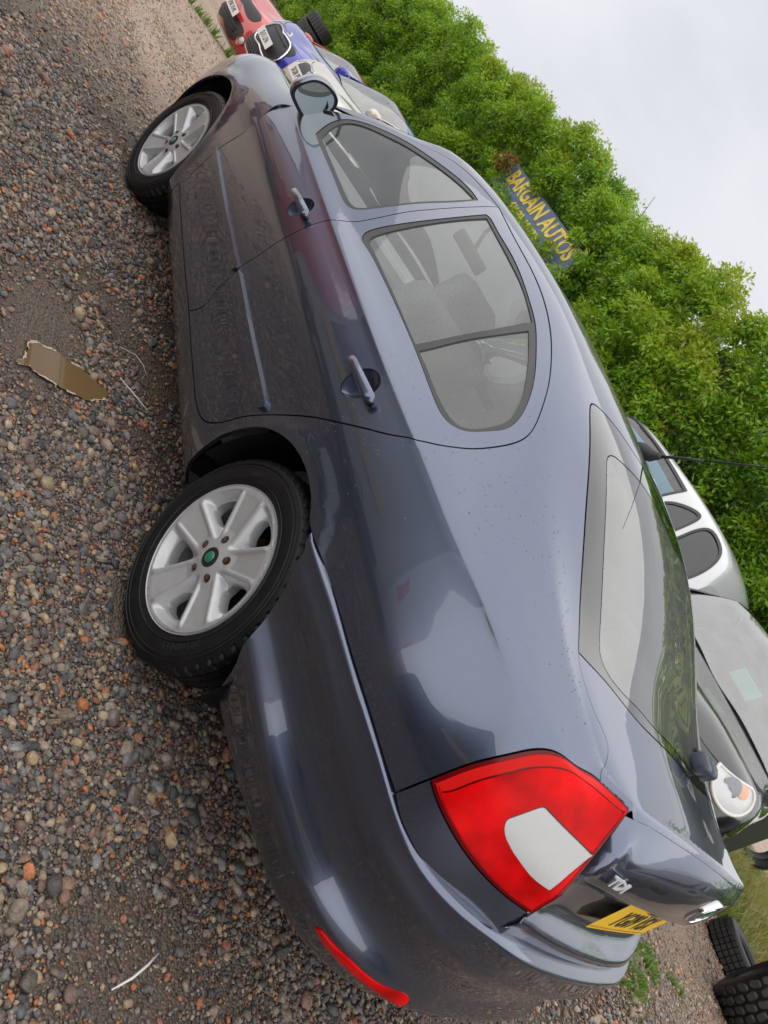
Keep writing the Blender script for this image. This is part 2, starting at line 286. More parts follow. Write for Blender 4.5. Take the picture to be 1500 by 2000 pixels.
# front wing / front bumper: columns run from the door round to the nose
Z0=[.19,.245,.31,.40,.53,.68,.80,.868,.914,.942]
F_GRID=[
 [(.62,w,z) for w,z in zip([.785,.835,.862,.868,.879,.8815,.870,.851,.824,.805],Z0)],
 [(.38,w,z) for w,z in zip([.785,.835,.862,.868,.879,.880,.868,.848,.818,.795],[.19,.245,.31,.40,.53,.68,.80,.868,.912,.938])],
 [(-.10,.780,.190),(-.10,.832,.235),(-.10,.855,.31),(-.10,.866,.40),(-.10,.876,.53),(-.10,.874,.68),(-.10,.850,.79),(-.10,.815,.850),(-.08,.775,.885),(-.06,.745,.905)],
 [(-.45,w,z) for w,z in zip([.77,.815,.838,.848,.856,.85,.818,.775,.735,.70],[.19,.235,.30,.40,.53,.65,.755,.81,.843,.860])],
 [(x,w,z) for x,w,z in zip([-.63,-.66,-.68,-.685,-.68,-.67,-.66,-.645,-.63,-.61],[.67,.705,.73,.74,.74,.725,.695,.66,.625,.59],[.19,.23,.30,.40,.52,.61,.69,.742,.775,.797])],
 [(x,w,z) for x,w,z in zip([-.76,-.80,-.825,-.83,-.82,-.81,-.79,-.77,-.75,-.72],[.42,.44,.455,.46,.46,.45,.44,.425,.41,.39],[.19,.22,.29,.38,.48,.56,.635,.69,.725,.752])],
 [(x,0,z) for x,z in zip([-.83,-.88,-.90,-.905,-.90,-.89,-.87,-.85,-.82,-.78],[.19,.22,.29,.38,.48,.56,.63,.68,.715,.742])],
]
BON_E=[(-.61,.59,.797),(-.45,.70,.860),(-.06,.745,.905),(.20,.775,.925),(.42,.765,.955)]; BON_C=[(-.78,0,.742),(-.56,0,.835),(-.2,0,.905),(.02,0,.942),(.20,0,.972)]
def sheet(E_,C_,bow):
    g=[]
    for e,c in zip(E_,C_):
        col=[]
        for k in (1,.85,.6,.3,0):
            q=1-k; s=(1-k*k); col.append((e[0]*(1-s)+c[0]*s,e[1]*k,e[2]*(1-q)+c[2]*q+bow*4*q*k*.5))
        g.append(col)
    return g
BON_E=[(x,w+.012,z-.004) for x,w,z in BON_E]
WS_E=[(.43,.755,.958),(.60,.705,1.075),(.80,.645,1.215),(.97,.585,1.335),(1.03,.555,1.378)]; WS_C=[(.20,0,.975),(.42,0,1.13),(.66,0,1.275),(.90,0,1.40),(1.02,0,1.438)]
UV={'ARCH':[(1.8427,0.0712),(1.8531,0.1524),(1.8555,0.216),(1.8763,0.2792),(1.9186,0.3519),(1.957,0.3948),(2.0093,0.4325),(2.0697,0.4602),(2.1328,0.476),(2.1914,0.4802),(2.2484,0.4744),(2.3057,0.4572)],
'BARCH':[(0.0284,0.4525),(0.0802,0.4243),(0.1344,0.3714),(0.1688,0.3089),(0.2127,0.2453),(0.2663,0.2028),(0.2857,0.1492),(0.2928,0.0817),(0.2784,0.0)],
'BOT_F':[(0.4341,0.1524),(0.5711,0.1458),(0.6749,0.144),(0.8808,0.1425),(1.0168,0.1428),(1.2006,0.1446)],
'BOT_R':[(1.2006,0.1446),(1.347,0.1414),(1.4532,0.1407),(1.6068,0.1398),(1.6817,0.1442),(1.7243,0.1531)],
'BP':[(1.2006,0.1446),(1.2178,0.1699),(1.2281,0.2138),(1.1981,0.2718),(1.1931,0.3401),(1.1844,0.3838),(1.1907,0.4545),(1.1913,0.5209),(1.1945,0.5974),(1.1874,0.6547),(1.1845,0.6932),(1.1918,0.7445),(1.213,0.8373),(1.2197,0.8822),(1.2169,0.9292),(1.2105,0.9723),(1.2106,1.0126),(1.214,1.0564),(1.2146,1.1049),(1.2137,1.1613),(1.2065,1.2406)],
'CLEAR':[(3.1203,0.6679),(3.1129,0.6814),(3.1137,0.6949),(3.1316,0.736),(3.1438,0.7413),(3.179,0.7436),(3.2477,0.7478),(3.3067,0.7531),'c',(3.2913,0.7171),(3.2861,0.6656),'c',(3.2421,0.645),(3.1831,0.6434),(3.1376,0.6529)],
'CLR':[(2.4677,1.3818),(2.4607,1.3452),(2.4656,1.3202),(2.4877,1.3064),(2.5773,1.2925),(2.6837,1.2838),(2.8216,1.272),(2.8987,1.2524),(2.9199,1.2477),(2.9523,1.2547),(3.0148,1.3131),(3.0513,1.3967),(3.0739,1.4658),(3.0891,1.6151)],
'DISH_F':[(1.0609,0.653)],
'DISH_R':[(1.9595,0.6693)],
'F':[(0.5218,0.925),(0.472,0.8663),(0.4262,0.7923),(0.3864,0.701),(0.3992,0.6504),(0.4403,0.5712),(0.4487,0.4882),(0.4358,0.4028),(0.4331,0.3087),(0.4378,0.2372),(0.447,0.1842),(0.4341,0.1524)],
'FILL':[(2.9882,0.4884),(2.9901,0.5183),(2.9929,0.5601)],
'FSEAL':[(0.5811,0.8829),(0.4888,0.9691),(0.5363,1.037),(0.6243,1.0854),(0.7797,1.1247),(0.928,1.1572),(1.0659,1.1773),(1.1612,1.1795),'c',(1.1745,1.0956),(1.1651,1.0211),(1.1589,0.9415),(1.1465,0.8823),(1.1246,0.8569),(1.0838,0.8414),(0.9193,0.8388),(0.7599,0.8359),(0.6272,0.8381),'c'],
'FWIN':[(0.6079,0.8913),(0.5237,0.9648),(0.5929,1.0261),(0.6817,1.0701),(0.8189,1.1111),(0.9543,1.1435),(1.0817,1.1653),(1.1492,1.1727),'c',(1.1599,1.0988),(1.1519,1.0236),(1.1463,0.9436),(1.1363,0.8908),(1.1194,0.8729),(1.0791,0.8634),(0.9199,0.8607),(0.7555,0.8598),(0.65,0.8604),'c'],
'GBOT':[(2.8945,1.1201),(2.9786,1.2295),(3.0392,1.2968),(3.0841,1.375),(3.1112,1.5262),(3.1234,1.6902)],
'HAND_F':[(0.9814,0.6466),(1.1565,0.6613)],
'HAND_R':[(1.877,0.6638),(2.0544,0.6752)],
'LAMP_LOW':[(2.9929,0.5601),(3.0186,0.5545),(3.0549,0.5514),(3.1196,0.5509),(3.1918,0.5554),(3.2607,0.5671),(3.2917,0.5762)],
'LAMP_TOP':[(2.9929,0.5601),(2.9951,0.5992),(3.0014,0.6772),(3.0149,0.7373),(3.0262,0.7601),(3.06,0.7945),(3.1631,0.8638),(3.2505,1.0919),(3.2931,0.8864)],
'MIRB':[(0.5721,0.8272),(0.6113,0.879),(0.5913,0.9222),(0.5133,0.9649),(0.5122,0.9262),(0.538,0.8785)],
'QGLASS':[(1.8881,0.8661),'c',(1.9015,0.9538),(1.9335,1.0387),(1.9644,1.1333),'c',(2.0646,1.1002),(2.1406,1.0633),(2.1864,1.0319),(2.2143,0.9967),(2.2204,0.9718),(2.2066,0.9231),(2.1887,0.8826),(2.1661,0.8647),(2.1235,0.8561),(2.0329,0.8581),(1.9634,0.8639)],
'REAR':[(1.7243,0.1531),(1.7587,0.1702),(1.7867,0.2042),(1.8058,0.2414),(1.8329,0.2996),(1.8876,0.3828),(1.9394,0.4556),(1.9786,0.5078),(2.0196,0.5565),(2.0778,0.6162),(2.1281,0.6614),(2.1731,0.7079),(2.2134,0.7839),(2.2293,0.8077),(2.2497,0.8573),(2.2696,0.9179),(2.2922,0.979),(2.2919,1.0333),(2.2396,1.0921),(2.1801,1.1327),(2.0589,1.1812),(1.9278,1.2084),(1.7901,1.2218),(1.628,1.2272),(1.4255,1.2274),(1.2065,1.2406)],
'REFL':[(0.8473,0.15),'c',(0.8523,0.1668),(0.8749,0.1708),(0.9178,0.1814),(0.9706,0.1863),(1.0373,0.196),(1.1094,0.2041),'c',(1.1143,0.1931),'c',(1.089,0.1693),(1.0885,0.1087),(1.014,0.1026),(0.928,0.1191),(0.8747,0.1333)],
'RGLASS':[(1.3443,0.8707),(1.322,0.8871),(1.3023,0.9564),(1.2953,1.0395),(1.2942,1.1748),'c',(1.3982,1.174),(1.5779,1.1748),(1.75,1.1734),(1.8857,1.1611),(1.9294,1.1555),'c',(1.9091,1.0454),(1.8778,0.9519),(1.8603,0.8653),'c',(1.6752,0.8706),(1.5088,0.8713),(1.3784,0.8705)],
'RSEAL':[(1.3311,0.8478),(1.3009,0.8638),(1.284,0.888),(1.2756,0.9415),(1.2768,1.0004),(1.2786,1.0902),(1.2719,1.1773),'c',(1.2985,1.1836),(1.3816,1.1833),(1.5308,1.1868),(1.684,1.1834),(1.8468,1.1715),(1.9513,1.1585),(2.0406,1.1327),(2.1376,1.0936),(2.2003,1.0523),(2.234,1.0074),(2.2375,0.9647),(2.2163,0.9191),(2.1951,0.8766),(2.1706,0.8551),(2.1282,0.8441),(2.0169,0.8494),(1.8775,0.8596),(1.6995,0.8635),(1.4969,0.8609),(1.3791,0.8528)],
'RUB_F':[(0.4295,0.3753),'c',(0.6855,0.3739),(0.9553,0.3785),(1.1812,0.3865),'c',(1.1841,0.3629),(1.1586,0.3469),'c',(0.9235,0.3418),(0.7541,0.3371),(0.439,0.3536),'c'],
'RUB_R':[(1.2116,0.3871),'c',(1.3551,0.3882),(1.5369,0.3907),(1.696,0.3949),(1.8395,0.3999),(1.8636,0.3978),(1.868,0.3879),(1.855,0.3676),(1.8271,0.3567),(1.7373,0.3549),(1.5825,0.3507),(1.4032,0.344),(1.2129,0.3449),'c'],
'SEAM':[(2.3057,0.4572),(2.3367,0.4581),(2.3687,0.4615),(2.462,0.4698),(2.5606,0.4766),(2.6854,0.4824),(2.7917,0.4884),(2.8734,0.4907),(2.9332,0.4898),(2.9882,0.4884)],
'SEAM2':[(2.9882,0.4884),(3.017,0.4809),(3.0583,0.4792),(3.1043,0.481),(3.1612,0.4845),(3.2101,0.4906),(3.2923,0.5085)],
'TG':[(2.3998,1.5955),(2.3912,1.5104),(2.3509,1.4252),(2.3139,1.3557),(2.2933,1.3056),(2.295,1.2851),(2.3181,1.2708),(2.4208,1.2459),(2.5701,1.2183),(2.6553,1.2084),(2.7559,1.1939),(2.8504,1.1599),(2.8877,1.1228),(2.9127,1.104),(2.9589,1.1039),(3.0254,1.1153),(3.1358,1.13),(3.243,1.0909),(3.2931,0.8864)],
'TOP_F':[(1.2065,1.2406),(0.7681,1.2559),(0.4134,1.2297),(0.0752,1.2199),(0.3689,1.0735),(0.4875,0.9892),(0.5218,0.925)]}

# ------------------------------------------------------------------ cutting panels out of those surfaces
def spl(pts,closed=False,step=.009):
    """smooth curve through traced points; a 'c' after a point marks a corner"""
    P=[];cor=[]
    for p in pts:
        if isinstance(p,str): cor.append(len(P)-1)
        else: P.append(p)
    P=np.array(P,float);n=len(P)
    if closed:
        if cor: P=np.roll(P,-cor[0],0); cor=[c-cor[0] for c in cor]+[n]; P=np.r_[P,P[:1]]
        else:
            k=4; Q=np.r_[P[-k:],P,P[:k+1]]; return _cs(Q,step,k,k+n)[:-1]
    else: cor=[0]+[c for c in cor if 0<c<n-1]+[n-1]
    out=[]
    for a,b in zip(cor[:-1],cor[1:]): out.append(_cs(P[a:b+1],step)[:-1])
    if not closed: out.append(P[-1:])
    return np.concatenate(out)
def _cs(P,step,a=0,b=None):
    b=len(P)-1 if b is None else b
    t=np.r_[0,np.cumsum(np.maximum(np.linalg.norm(np.diff(P,axis=0),axis=1),1e-5)**.5)]
    ln=np.linalg.norm(np.diff(P[a:b+1],axis=0),axis=1).sum(); m=max(2,int(ln/step)+1)
    x=np.linspace(t[a],t[b],m)
    return P[:1]*(1-np.linspace(0,1,m))[:,None]+P[-1:]*np.linspace(0,1,m)[:,None] if len(P)<3 else _W(t,_D(t),x)@P
def lin(*pts,step=.03):
    o=[]
    for a,b in zip(pts[:-1],pts[1:]):
        a=np.array(a,float);b=np.array(b,float);m=max(1,int(np.linalg.norm(b-a)/step)); o+=[a+(b-a)*i/m for i in range(m)]
    return np.array(o+[np.array(pts[-1],float)])
def join(*es):
    out=[]
    for e in es:
        for p in e:
            if not out or np.hypot(*(p-out[-1]))>1e-3: out.append(np.array(p))
    if np.hypot(*(out[0]-out[-1]))<1e-3: out.pop()
    return np.array(out)
def inside(P,q):
    x,y=q[:,0],q[:,1]; r=np.zeros(len(q),bool); a=P; b=np.roll(P,-1,0)
    for (x0,y0),(x1,y1) in zip(a,b):
        if y0==y1: continue
        c=((y0>y)!=(y1>y))&(x<(x1-x0)*(y-y0)/(y1-y0)+x0); r^=c
    return r
def area(P): return .5*np.sum(P[:,0]*np.roll(P[:,1],-1)-np.roll(P[:,0],-1)*P[:,1])
def inset(P,d):
    if area(P)<0: P=P[::-1]
    t=np.roll(P,-1,0)-np.roll(P,1,0); n=np.c_[-t[:,1],t[:,0]]; n/=np.linalg.norm(n,axis=1,keepdims=True)+1e-9; return P+n*d
def reseg(P,step):
    Q=np.r_[P,P[:1]]; o=[]
    for a,b in zip(Q[:-1],Q[1:]):
        m=max(1,int(np.linalg.norm(b-a)/step+.5)); o+=[a+(b-a)*i/m for i in range(m)]
    return np.array(o)
CDT={}
def cut(S,loops,h,gap,centre,key=None):
    if key and key in CDT: return CDT[key]
    L_=[]
    for i,P in enumerate(loops):
        P=inset(np.array(P,float),0); Q=inset(P,gap if i==0 else -gap)
        if centre:
            ax,lim=(1,S.V) if S.ctr=='v' else (0,S.U); on=P[:,ax]>lim-.0015; Q[on,ax]=lim
        if i: Q=Q[::-1]
        L_.append(reseg(Q,h*.7))
    allp=np.concatenate(L_); edges=[];k=0;ids=[]
    for P in L_:
        n=len(P); edges+=[(k+i,k+(i+1)%n) for i in range(n)]; ids.append((k,n)); k+=n
    lo=L_[0].min(0);hi=L_[0].max(0)
    gx,gy=np.meshgrid(np.arange(lo[0],hi[0],h),np.arange(lo[1],hi[1],h)); gx[::2]+=h/2; g=np.c_[gx.ravel(),gy.ravel()]
    ok=inside(L_[0],g)
    for P in L_[1:]: ok&=~inside(P,g)
    g=g[ok]
    if len(g):
        d=np.full(len(g),9.)
        for i in range(0,len(allp),200): d=np.minimum(d,np.sqrt(((g[:,None]-allp[None,i:i+200])**2).sum(2)).min(1))
        g=g[d>h*.45]
    V2=np.r_[allp,g]
    r=delaunay_2d_cdt([Vector(p) for p in V2],edges,[],0,1e-6)
    pv=np.array([tuple(p) for p in r[0]]); T_=np.array([f for f in r[2] if len(f)==3])
    c=pv[T_].mean(1); ok=inside(L_[0],c)
    for P in L_[1:]: ok&=~inside(P,c)
    T_=T_[ok]; 
    orig=r[3]; mp_={}
    for i,o in enumerate(orig):
        for j in o: mp_[j]=i
    rim=[[mp_.get(k+i,0) for i in range(n)] for k,n in ids]
    a=pv[T_]; A=(a[:,1,0]-a[:,0,0])*(a[:,2,1]-a[:,0,1])-(a[:,2,0]-a[:,0,0])*(a[:,1,1]-a[:,0,1]); T_[A<0]=T_[A<0][:,::-1]
    if key: CDT[key]=(pv,T_,rim)
    return pv,T_,rim
WARP=[None]; POST=[None]
def panel(name,S,loops,m,parent=None,h=.035,gap=.0022,flange=.012,off=0,centre=False,mirror=0,key=None,flip=False,extra_mats=(),clampv=True,link_=True):
    """mirror: 0 left only, 1 mirrored copy only, 2 both halves in one mesh"""
    pv,T_,rim=cut(S,loops,h,gap,centre,key)
    u,v=pv[:,0],pv[:,1]
    def f(a,b):
        p=S.evd(a,b) if S.disp is not None else S.ev(a,b)
        return WARP[0](p) if WARP[0] else p
    X=f(u,v); Nn=S.nrm(u,v,f)
    flip=S.sgn<0
    if flip: T_=T_[:,::-1]
    X=X+Nn*off
    cen=((v if S.ctr=='v' else u)>(S.V if S.ctr=='v' else S.U)-1e-4) if centre else np.zeros(len(u),bool)
    if centre: X[cen,1]=0; Nn[cen,1]=0
    V=[X];NN=[Nn];Fs=list(map(tuple,T_)); fl=[];k=len(X)
    if flange:
        ids=[]
        for ring in rim:
            n=len(ring)
            for i in range(n):
                a,b=ring[i],ring[(i+1)%n]
                if a==b: continue
                if cen[a] and cen[b]: continue
                fl.append((a,b))
        us=sorted({q for e in fl for q in e}); mp_={q:k+i for i,q in enumerate(us)}
        V.append(X[us]-Nn[us]*flange)
        es=[(b,a,mp_[a],mp_[b]) if not flip else (a,b,mp_[b],mp_[a]) for a,b in fl]
        k+=len(us)
    else: es=[]
    V=np.concatenate(V); nt=len(Fs)
    def mk(flipy):
        vv=V.copy(); nn=Nn.copy(); F1=[tuple(int(q) for q in t) for t in Fs]; F2=[tuple(int(q) for q in t) for t in es]
        if flipy:
            vv[:,1]*=-1; nn[:,1]*=-1
            if POST[0]: vv=POST[0](vv)
            F1=[t[::-1] for t in F1]; F2=[t[::-1] for t in F2]
        return vv,nn,F1,F2
    sets=[mk(False)] if mirror==0 else [mk(True)] if mirror==1 else [mk(False),mk(True)]
    VV=np.concatenate([s[0] for s in sets]); FF=[];NR=[]
    o=0
    for vv,nn,F1,F2 in sets:
        for t in F1: FF.append(tuple(q+o for q in t)); NR+= [nn[q] for q in t]
        for t in F2:
            FF.append(tuple(q+o for q in t)); a,b,c=vv[t[0]],vv[t[1]],vv[t[2]]; q=np.cross(b-a,c-a); q/=np.linalg.norm(q)+1e-12; NR+=[q]*4
        o+=len(vv)
    me=bpy.data.meshes.new(name); me.from_pydata(VV.tolist(),[],FF); me.materials.append(m)
    me.polygons.foreach_set('use_smooth',[True]*len(me.polygons)); me.update()
    if len(me.loops)==len(NR): me.normals_split_custom_set([tuple(q) for q in NR])
    return link(name,me,parent)
# ------------------------------------------------------------------ the car
F=Surf(F_GRID,mu=True); F.sgn=-1; _bs=sheet(BON_E,BON_C,.03); _bs[0]=[(-.605,.602,.793),(-.66,.505,.773),(-.72,.39,.753),(-.765,.18,.744),(-.78,0,.742)]; BON=Surf(_bs,mv=True); WS=Surf(sheet(WS_E,WS_C,.05),mv=True)
for s_,c_ in ((M,'v'),(B,'u'),(T,'u'),(F,'u'),(BON,'v'),(WS,'v')): s_.ctr=c_
def flare(p):
    d=np.zeros(len(p))
    for x0,z0,r0 in ((2.57,.312,.352),(0,.312,.372)):
        r=np.hypot(p[:,0]-x0,p[:,2]-z0); q=np.clip((r0+.085-r)/.07,0,1); q=q*q*(3-2*q); low=np.clip((p[:,2]-.30)/.12,0,1)
        d+=.011*q*low*(abs(p[:,1])>.78)
    return d
M.disp=flare; F.disp=flare
UV['F']=[(.44,.98),(.42,.93),(.411,.86),(.406,.79)]+UV['F'][3:]
e_F=spl(UV['F']); e_BF=spl(UV['BOT_F']); e_BR=spl(UV['BOT_R']); e_RE=spl(UV['REAR']); e_BP=spl(UV['BP'])
e_TF=spl([UV['BP'][-1],(1.05,1.232),(.9,1.222),(.75,1.203),(.62,1.165),(.52,1.10),(.465,1.03),(.44,.98)])
e_AR=spl(UV['ARCH']); e_SE=spl(UV['SEAM']); e_FI=spl(UV['FILL'])
LT=UV['LAMP_TOP'][:-3]+[(3.16,.850),(M.U,.872)]; e_LT=spl(LT)
LL=UV['LAMP_LOW'][:-1]+[(M.U,.585)]; e_LL=spl(LL)
S2=[p for p in UV['SEAM2'] if p[0]<3.28]+[(M.U,.515)]; e_S2=spl(S2)
_tg=M.inv([(2.548,0.0)],(0,1)); _gb=M.inv([(3.306,0.0)],(0,1))
TGp=[(float(_tg[0][0]),M.V)]+UV['TG'][1:-2]+[(3.215,.868),(M.U,.878)]
e_TG=spl(TGp); gi=12; e_TGa=e_TG[:np.argmin(((e_TG-np.array(UV['GBOT'][0]))**2).sum(1))+1]; e_TGb=e_TG[len(e_TGa)-1:]
GB=[tuple(e_TGa[-1])]+UV['GBOT'][1:]+[(float(_gb[0][0]),M.V)]; e_GB=spl(GB)
_c0=M.inv([(2.675,0.0)],(0,1)); _c1=M.inv([(3.268,0.0)],(0,1))
CL=[(float(_c0[0][0]),M.V)]+UV['CLR']+[(float(_c1[0][0]),M.V)]; e_CL=spl(CL)
def circ(c,r,rv=None,n=28,S=M): return np.array([(c[0]+r*math.cos(2*PI*i/n),c[1]+(rv or r)*math.sin(2*PI*i/n)) for i in range(n)])
L_FD=join(e_F,e_BF,e_BP,e_TF); L_RD=join(e_BP[::-1],e_BR,e_RE)
L_FS=spl(UV['FSEAL'],True); L_FW=spl(UV['FWIN'],True); L_RS=spl(UV['RSEAL'],True); L_RG=spl(UV['RGLASS'],True); L_QG=spl(UV['QGLASS'],True)
L_RF=spl(UV['RUB_F'],True); L_RR=spl(UV['RUB_R'],True); L_CLEAR=spl(UV['CLEAR'],True)
dF,dR=UV['DISH_F'][0],UV['DISH_R'][0]; L_dF=circ(dF,.047); L_dR=circ(dR,.047)
a0=.335
L_SH=join(lin((a0,.93),(a0,M.V)),lin((a0,M.V),tuple(e_TG[0])),e_TG,e_LT[::-1],e_FI[::-1],e_SE[::-1],e_AR[::-1],lin(tuple(e_AR[0]),(1.845,0),(.40,0),tuple(e_BF[0])),e_BF,e_BR,e_RE,e_TF,lin((.44,.98),(a0,.93)))
L_CO=join(e_FI,e_LL,lin(tuple(e_LL[-1]),(M.U,.515)),e_S2[::-1])
L_LA=join(e_LT,lin(tuple(e_LT[-1]),tuple(e_LL[-1])),e_LL[::-1])
L_TM=join(e_GB,lin(tuple(e_GB[-1]),(M.U,M.V),(M.U,.878)),e_TGb[::-1])
L_FR=join(e_TGa,e_GB,lin(tuple(e_GB[-1]),tuple(e_CL[-1])),e_CL[::-1],lin(tuple(e_CL[0]),tuple(e_TGa[0])))
L_CG=join(e_CL,lin(tuple(e_CL[-1]),tuple(e_CL[0])))
L_T=lin((0,0),(T.U,0),(T.U,T.V),(0,T.V),(0,0))[:-1]
BA=[(.012,B.V),(.0634,.4394),(.1276,.3593),(.1628,.2963),(.2094,.2337),(.2553,.17),(.285,.10),(.30,0)]
L_B=join(spl(BA),lin((.30,0),(B.U,0),(B.U,B.V),(.012,B.V)))
L_RX=spl(UV['REFL'][:8]+[(1.1164,.1839),(1.08,.166),(.9993,.147),(.9147,.136),(.8658,.142)],True)
# front wing and bumper on F
_fs=M.ev(e_F[:,0],e_F[:,1]); _k=_fs[:,2]<.935; e_Ff=np.c_[F.inv(_fs[_k][:,[0,2]],(0,2))]if False else np.array(F.inv(_fs[_k][:,[0,2]],(0,2))).T
def arcF(a,b,r=.372,n=26):
    t=np.radians(np.linspace(a,b,n)); return np.array(F.inv(np.c_[r*np.cos(t),.312+r*np.sin(t)],(0,2))).T
e_A1=arcF(-12,128); _cut=e_A1[-1]; e_A2=arcF(128,200,n=14)
uT=float(F.inv([(-.40,.845)],(0,2))[0][0])
L_FE=join(lin((float(e_Ff[0][0]),F.V),(uT,F.V)),spl([(uT,F.V),(uT-.01,.72),tuple(_cut)]),e_A1[::-1],lin(tuple(e_A1[0]),(.16,0.02),tuple(e_Ff[-1])),e_Ff[::-1])
L_FB=join(spl([tuple(_cut),(uT-.01,.72),(uT,F.V)]),lin((uT,F.V),(F.U,F.V),(F.U,0),(float(e_A2[-1][0]),0),tuple(e_A2[-1])),e_A2[::-1])
L_BO=lin((0,0),(BON.U,0),(BON.U,BON.V),(0,BON.V),(0,0))[:-1]; L_WS=lin((0,0),(WS.U,0),(WS.U,WS.V),(0,WS.V),(0,0))[:-1]
black=mat('black_trim',(.016,.016,.017),.5,bump=.1,bscale=300); rubber=mat('seal_rubber',(.055,.054,.055),.55,vary=.15)
chrome=mat('chrome',(.78,.78,.78),.12,1); tyrem=mat('tyre_rubber',(.009,.009,.010),.45,spec=.3,vary=.35,vscale=20,bump=.08,bscale=120)
alloy=mat('alloy_silver',(.50,.505,.52),.42,.4,coat=.25,vary=.06,vscale=30); barrelm=mat('wheel_barrel',(.30,.28,.26),.5,.4,vary=.3,vscale=15); disc=mat('rusty_disc',(.09,.045,.03),.7,.3,vary=.4,vscale=25)
dirty=mat('arch_liner',(.012,.012,.0125),1.0,spec=.08,vary=.4,vscale=10,bump=.3,bscale=40)
glassm=glass('window_glass'); mistg=glass('misted_glass',haze=.55,trans=.7,ior=1.6); rearg=glass('rear_glass',ior=2.8,haze=.14); screeng=glass('windscreen_glass',ior=2.4,haze=.22); cabin=mat('cabin_trim',(.38,.385,.39),.8,vary=.1); seatm=mat('seat_cloth',(.22,.225,.23),.9,vary=.2,vscale=120); liningm=mat('roof_lining',(.62,.62,.60),.9)  # haze of windscreen_glass also stands in for pale sky mirrored in the panes
redm=mat('lamp_red',(.62,.002,.003),.2,spec=.12,vary=.42,vscale=11); reddk=mat('lamp_red_border',(.13,.002,.004),.15,spec=.3); clearm=mat('lamp_clear',(.55,.545,.55),.2,.35,coat=.3); frit=mat('glass_border',(.022,.022,.024),.06,coat=1)
mirrorm=mat('mirror_glass',(.46,.52,.50),.01,1)
def ribs(m,scale,strength,axis=2):
    t=m.node_tree; p=t.nodes['Principled BSDF']; c=t.nodes.new('ShaderNodeTexCoord'); w=t.nodes.new('ShaderNodeTexWave'); w.inputs['Scale'].default_value=scale; w.bands_direction='XYZ'[axis]; w.inputs['Distortion'].default_value=.6
    b=t.nodes.new('ShaderNodeBump'); b.inputs['Strength'].default_value=strength; b.inputs['Distance'].default_value=.004; t.links.new(c.outputs['Object'],w.inputs[0]); t.links.new(w.outputs['Fac'],b.inputs['Height']); t.links.new(b.outputs[0],p.inputs['Normal'])
ribs(redm,150,.10,2); ribs(clearm,110,.30,2)
bandm=mat('lamp_red_band',(.80,.012,.010),.18,spec=.2); ribs(bandm,220,.5,0)
def vinset(P,d0,d1):
    if area(P)<0: P=P[::-1]
    t=np.roll(P,-2,0)-np.roll(P,2,0); n=np.c_[-t[:,1],t[:,0]]; n/=np.linalg.norm(n,axis=1,keepdims=True)+1e-9
    a=np.clip((-n@np.array([-.62,.78]))*2.2,0,1)
    for _ in range(12): a=.25*np.roll(a,1)+.5*a+.25*np.roll(a,-1)
    return P+n*(d0+d1*a)[:,None]
WHEEL={}
def spoke_h(r,th):
    """height of the wheel face at polar position (metres, towards the outside)"""
    p=((th+PI/5)%(2*PI/5))-PI/5; t=abs(r*np.sin(p)); w=.022+.021*np.clip((r-.05)/.14,0,1)
    dish=-.012+.020*np.clip((r-.03)/.16,0,1)**1.3
    ridge=np.clip((t-(w-.007))/.004,0,1); pan=-.006*(1-ridge)*np.clip((r-.062)/.02,0,1)
    out=np.clip((t-w-.002)/.024,0,1); h=dish+pan-.030*out*out*(3-2*out)
    hub=np.clip((.062-r)/.012,0,1); h=h*(1-hub)+hub*(-.008+.004*np.clip((.05-r)/.02,0,1))
    lip=np.clip((r-.178)/.014,0,1); return h*(1-lip)+lip*(.002-.006*np.clip(out,0,1)*(1-lip))
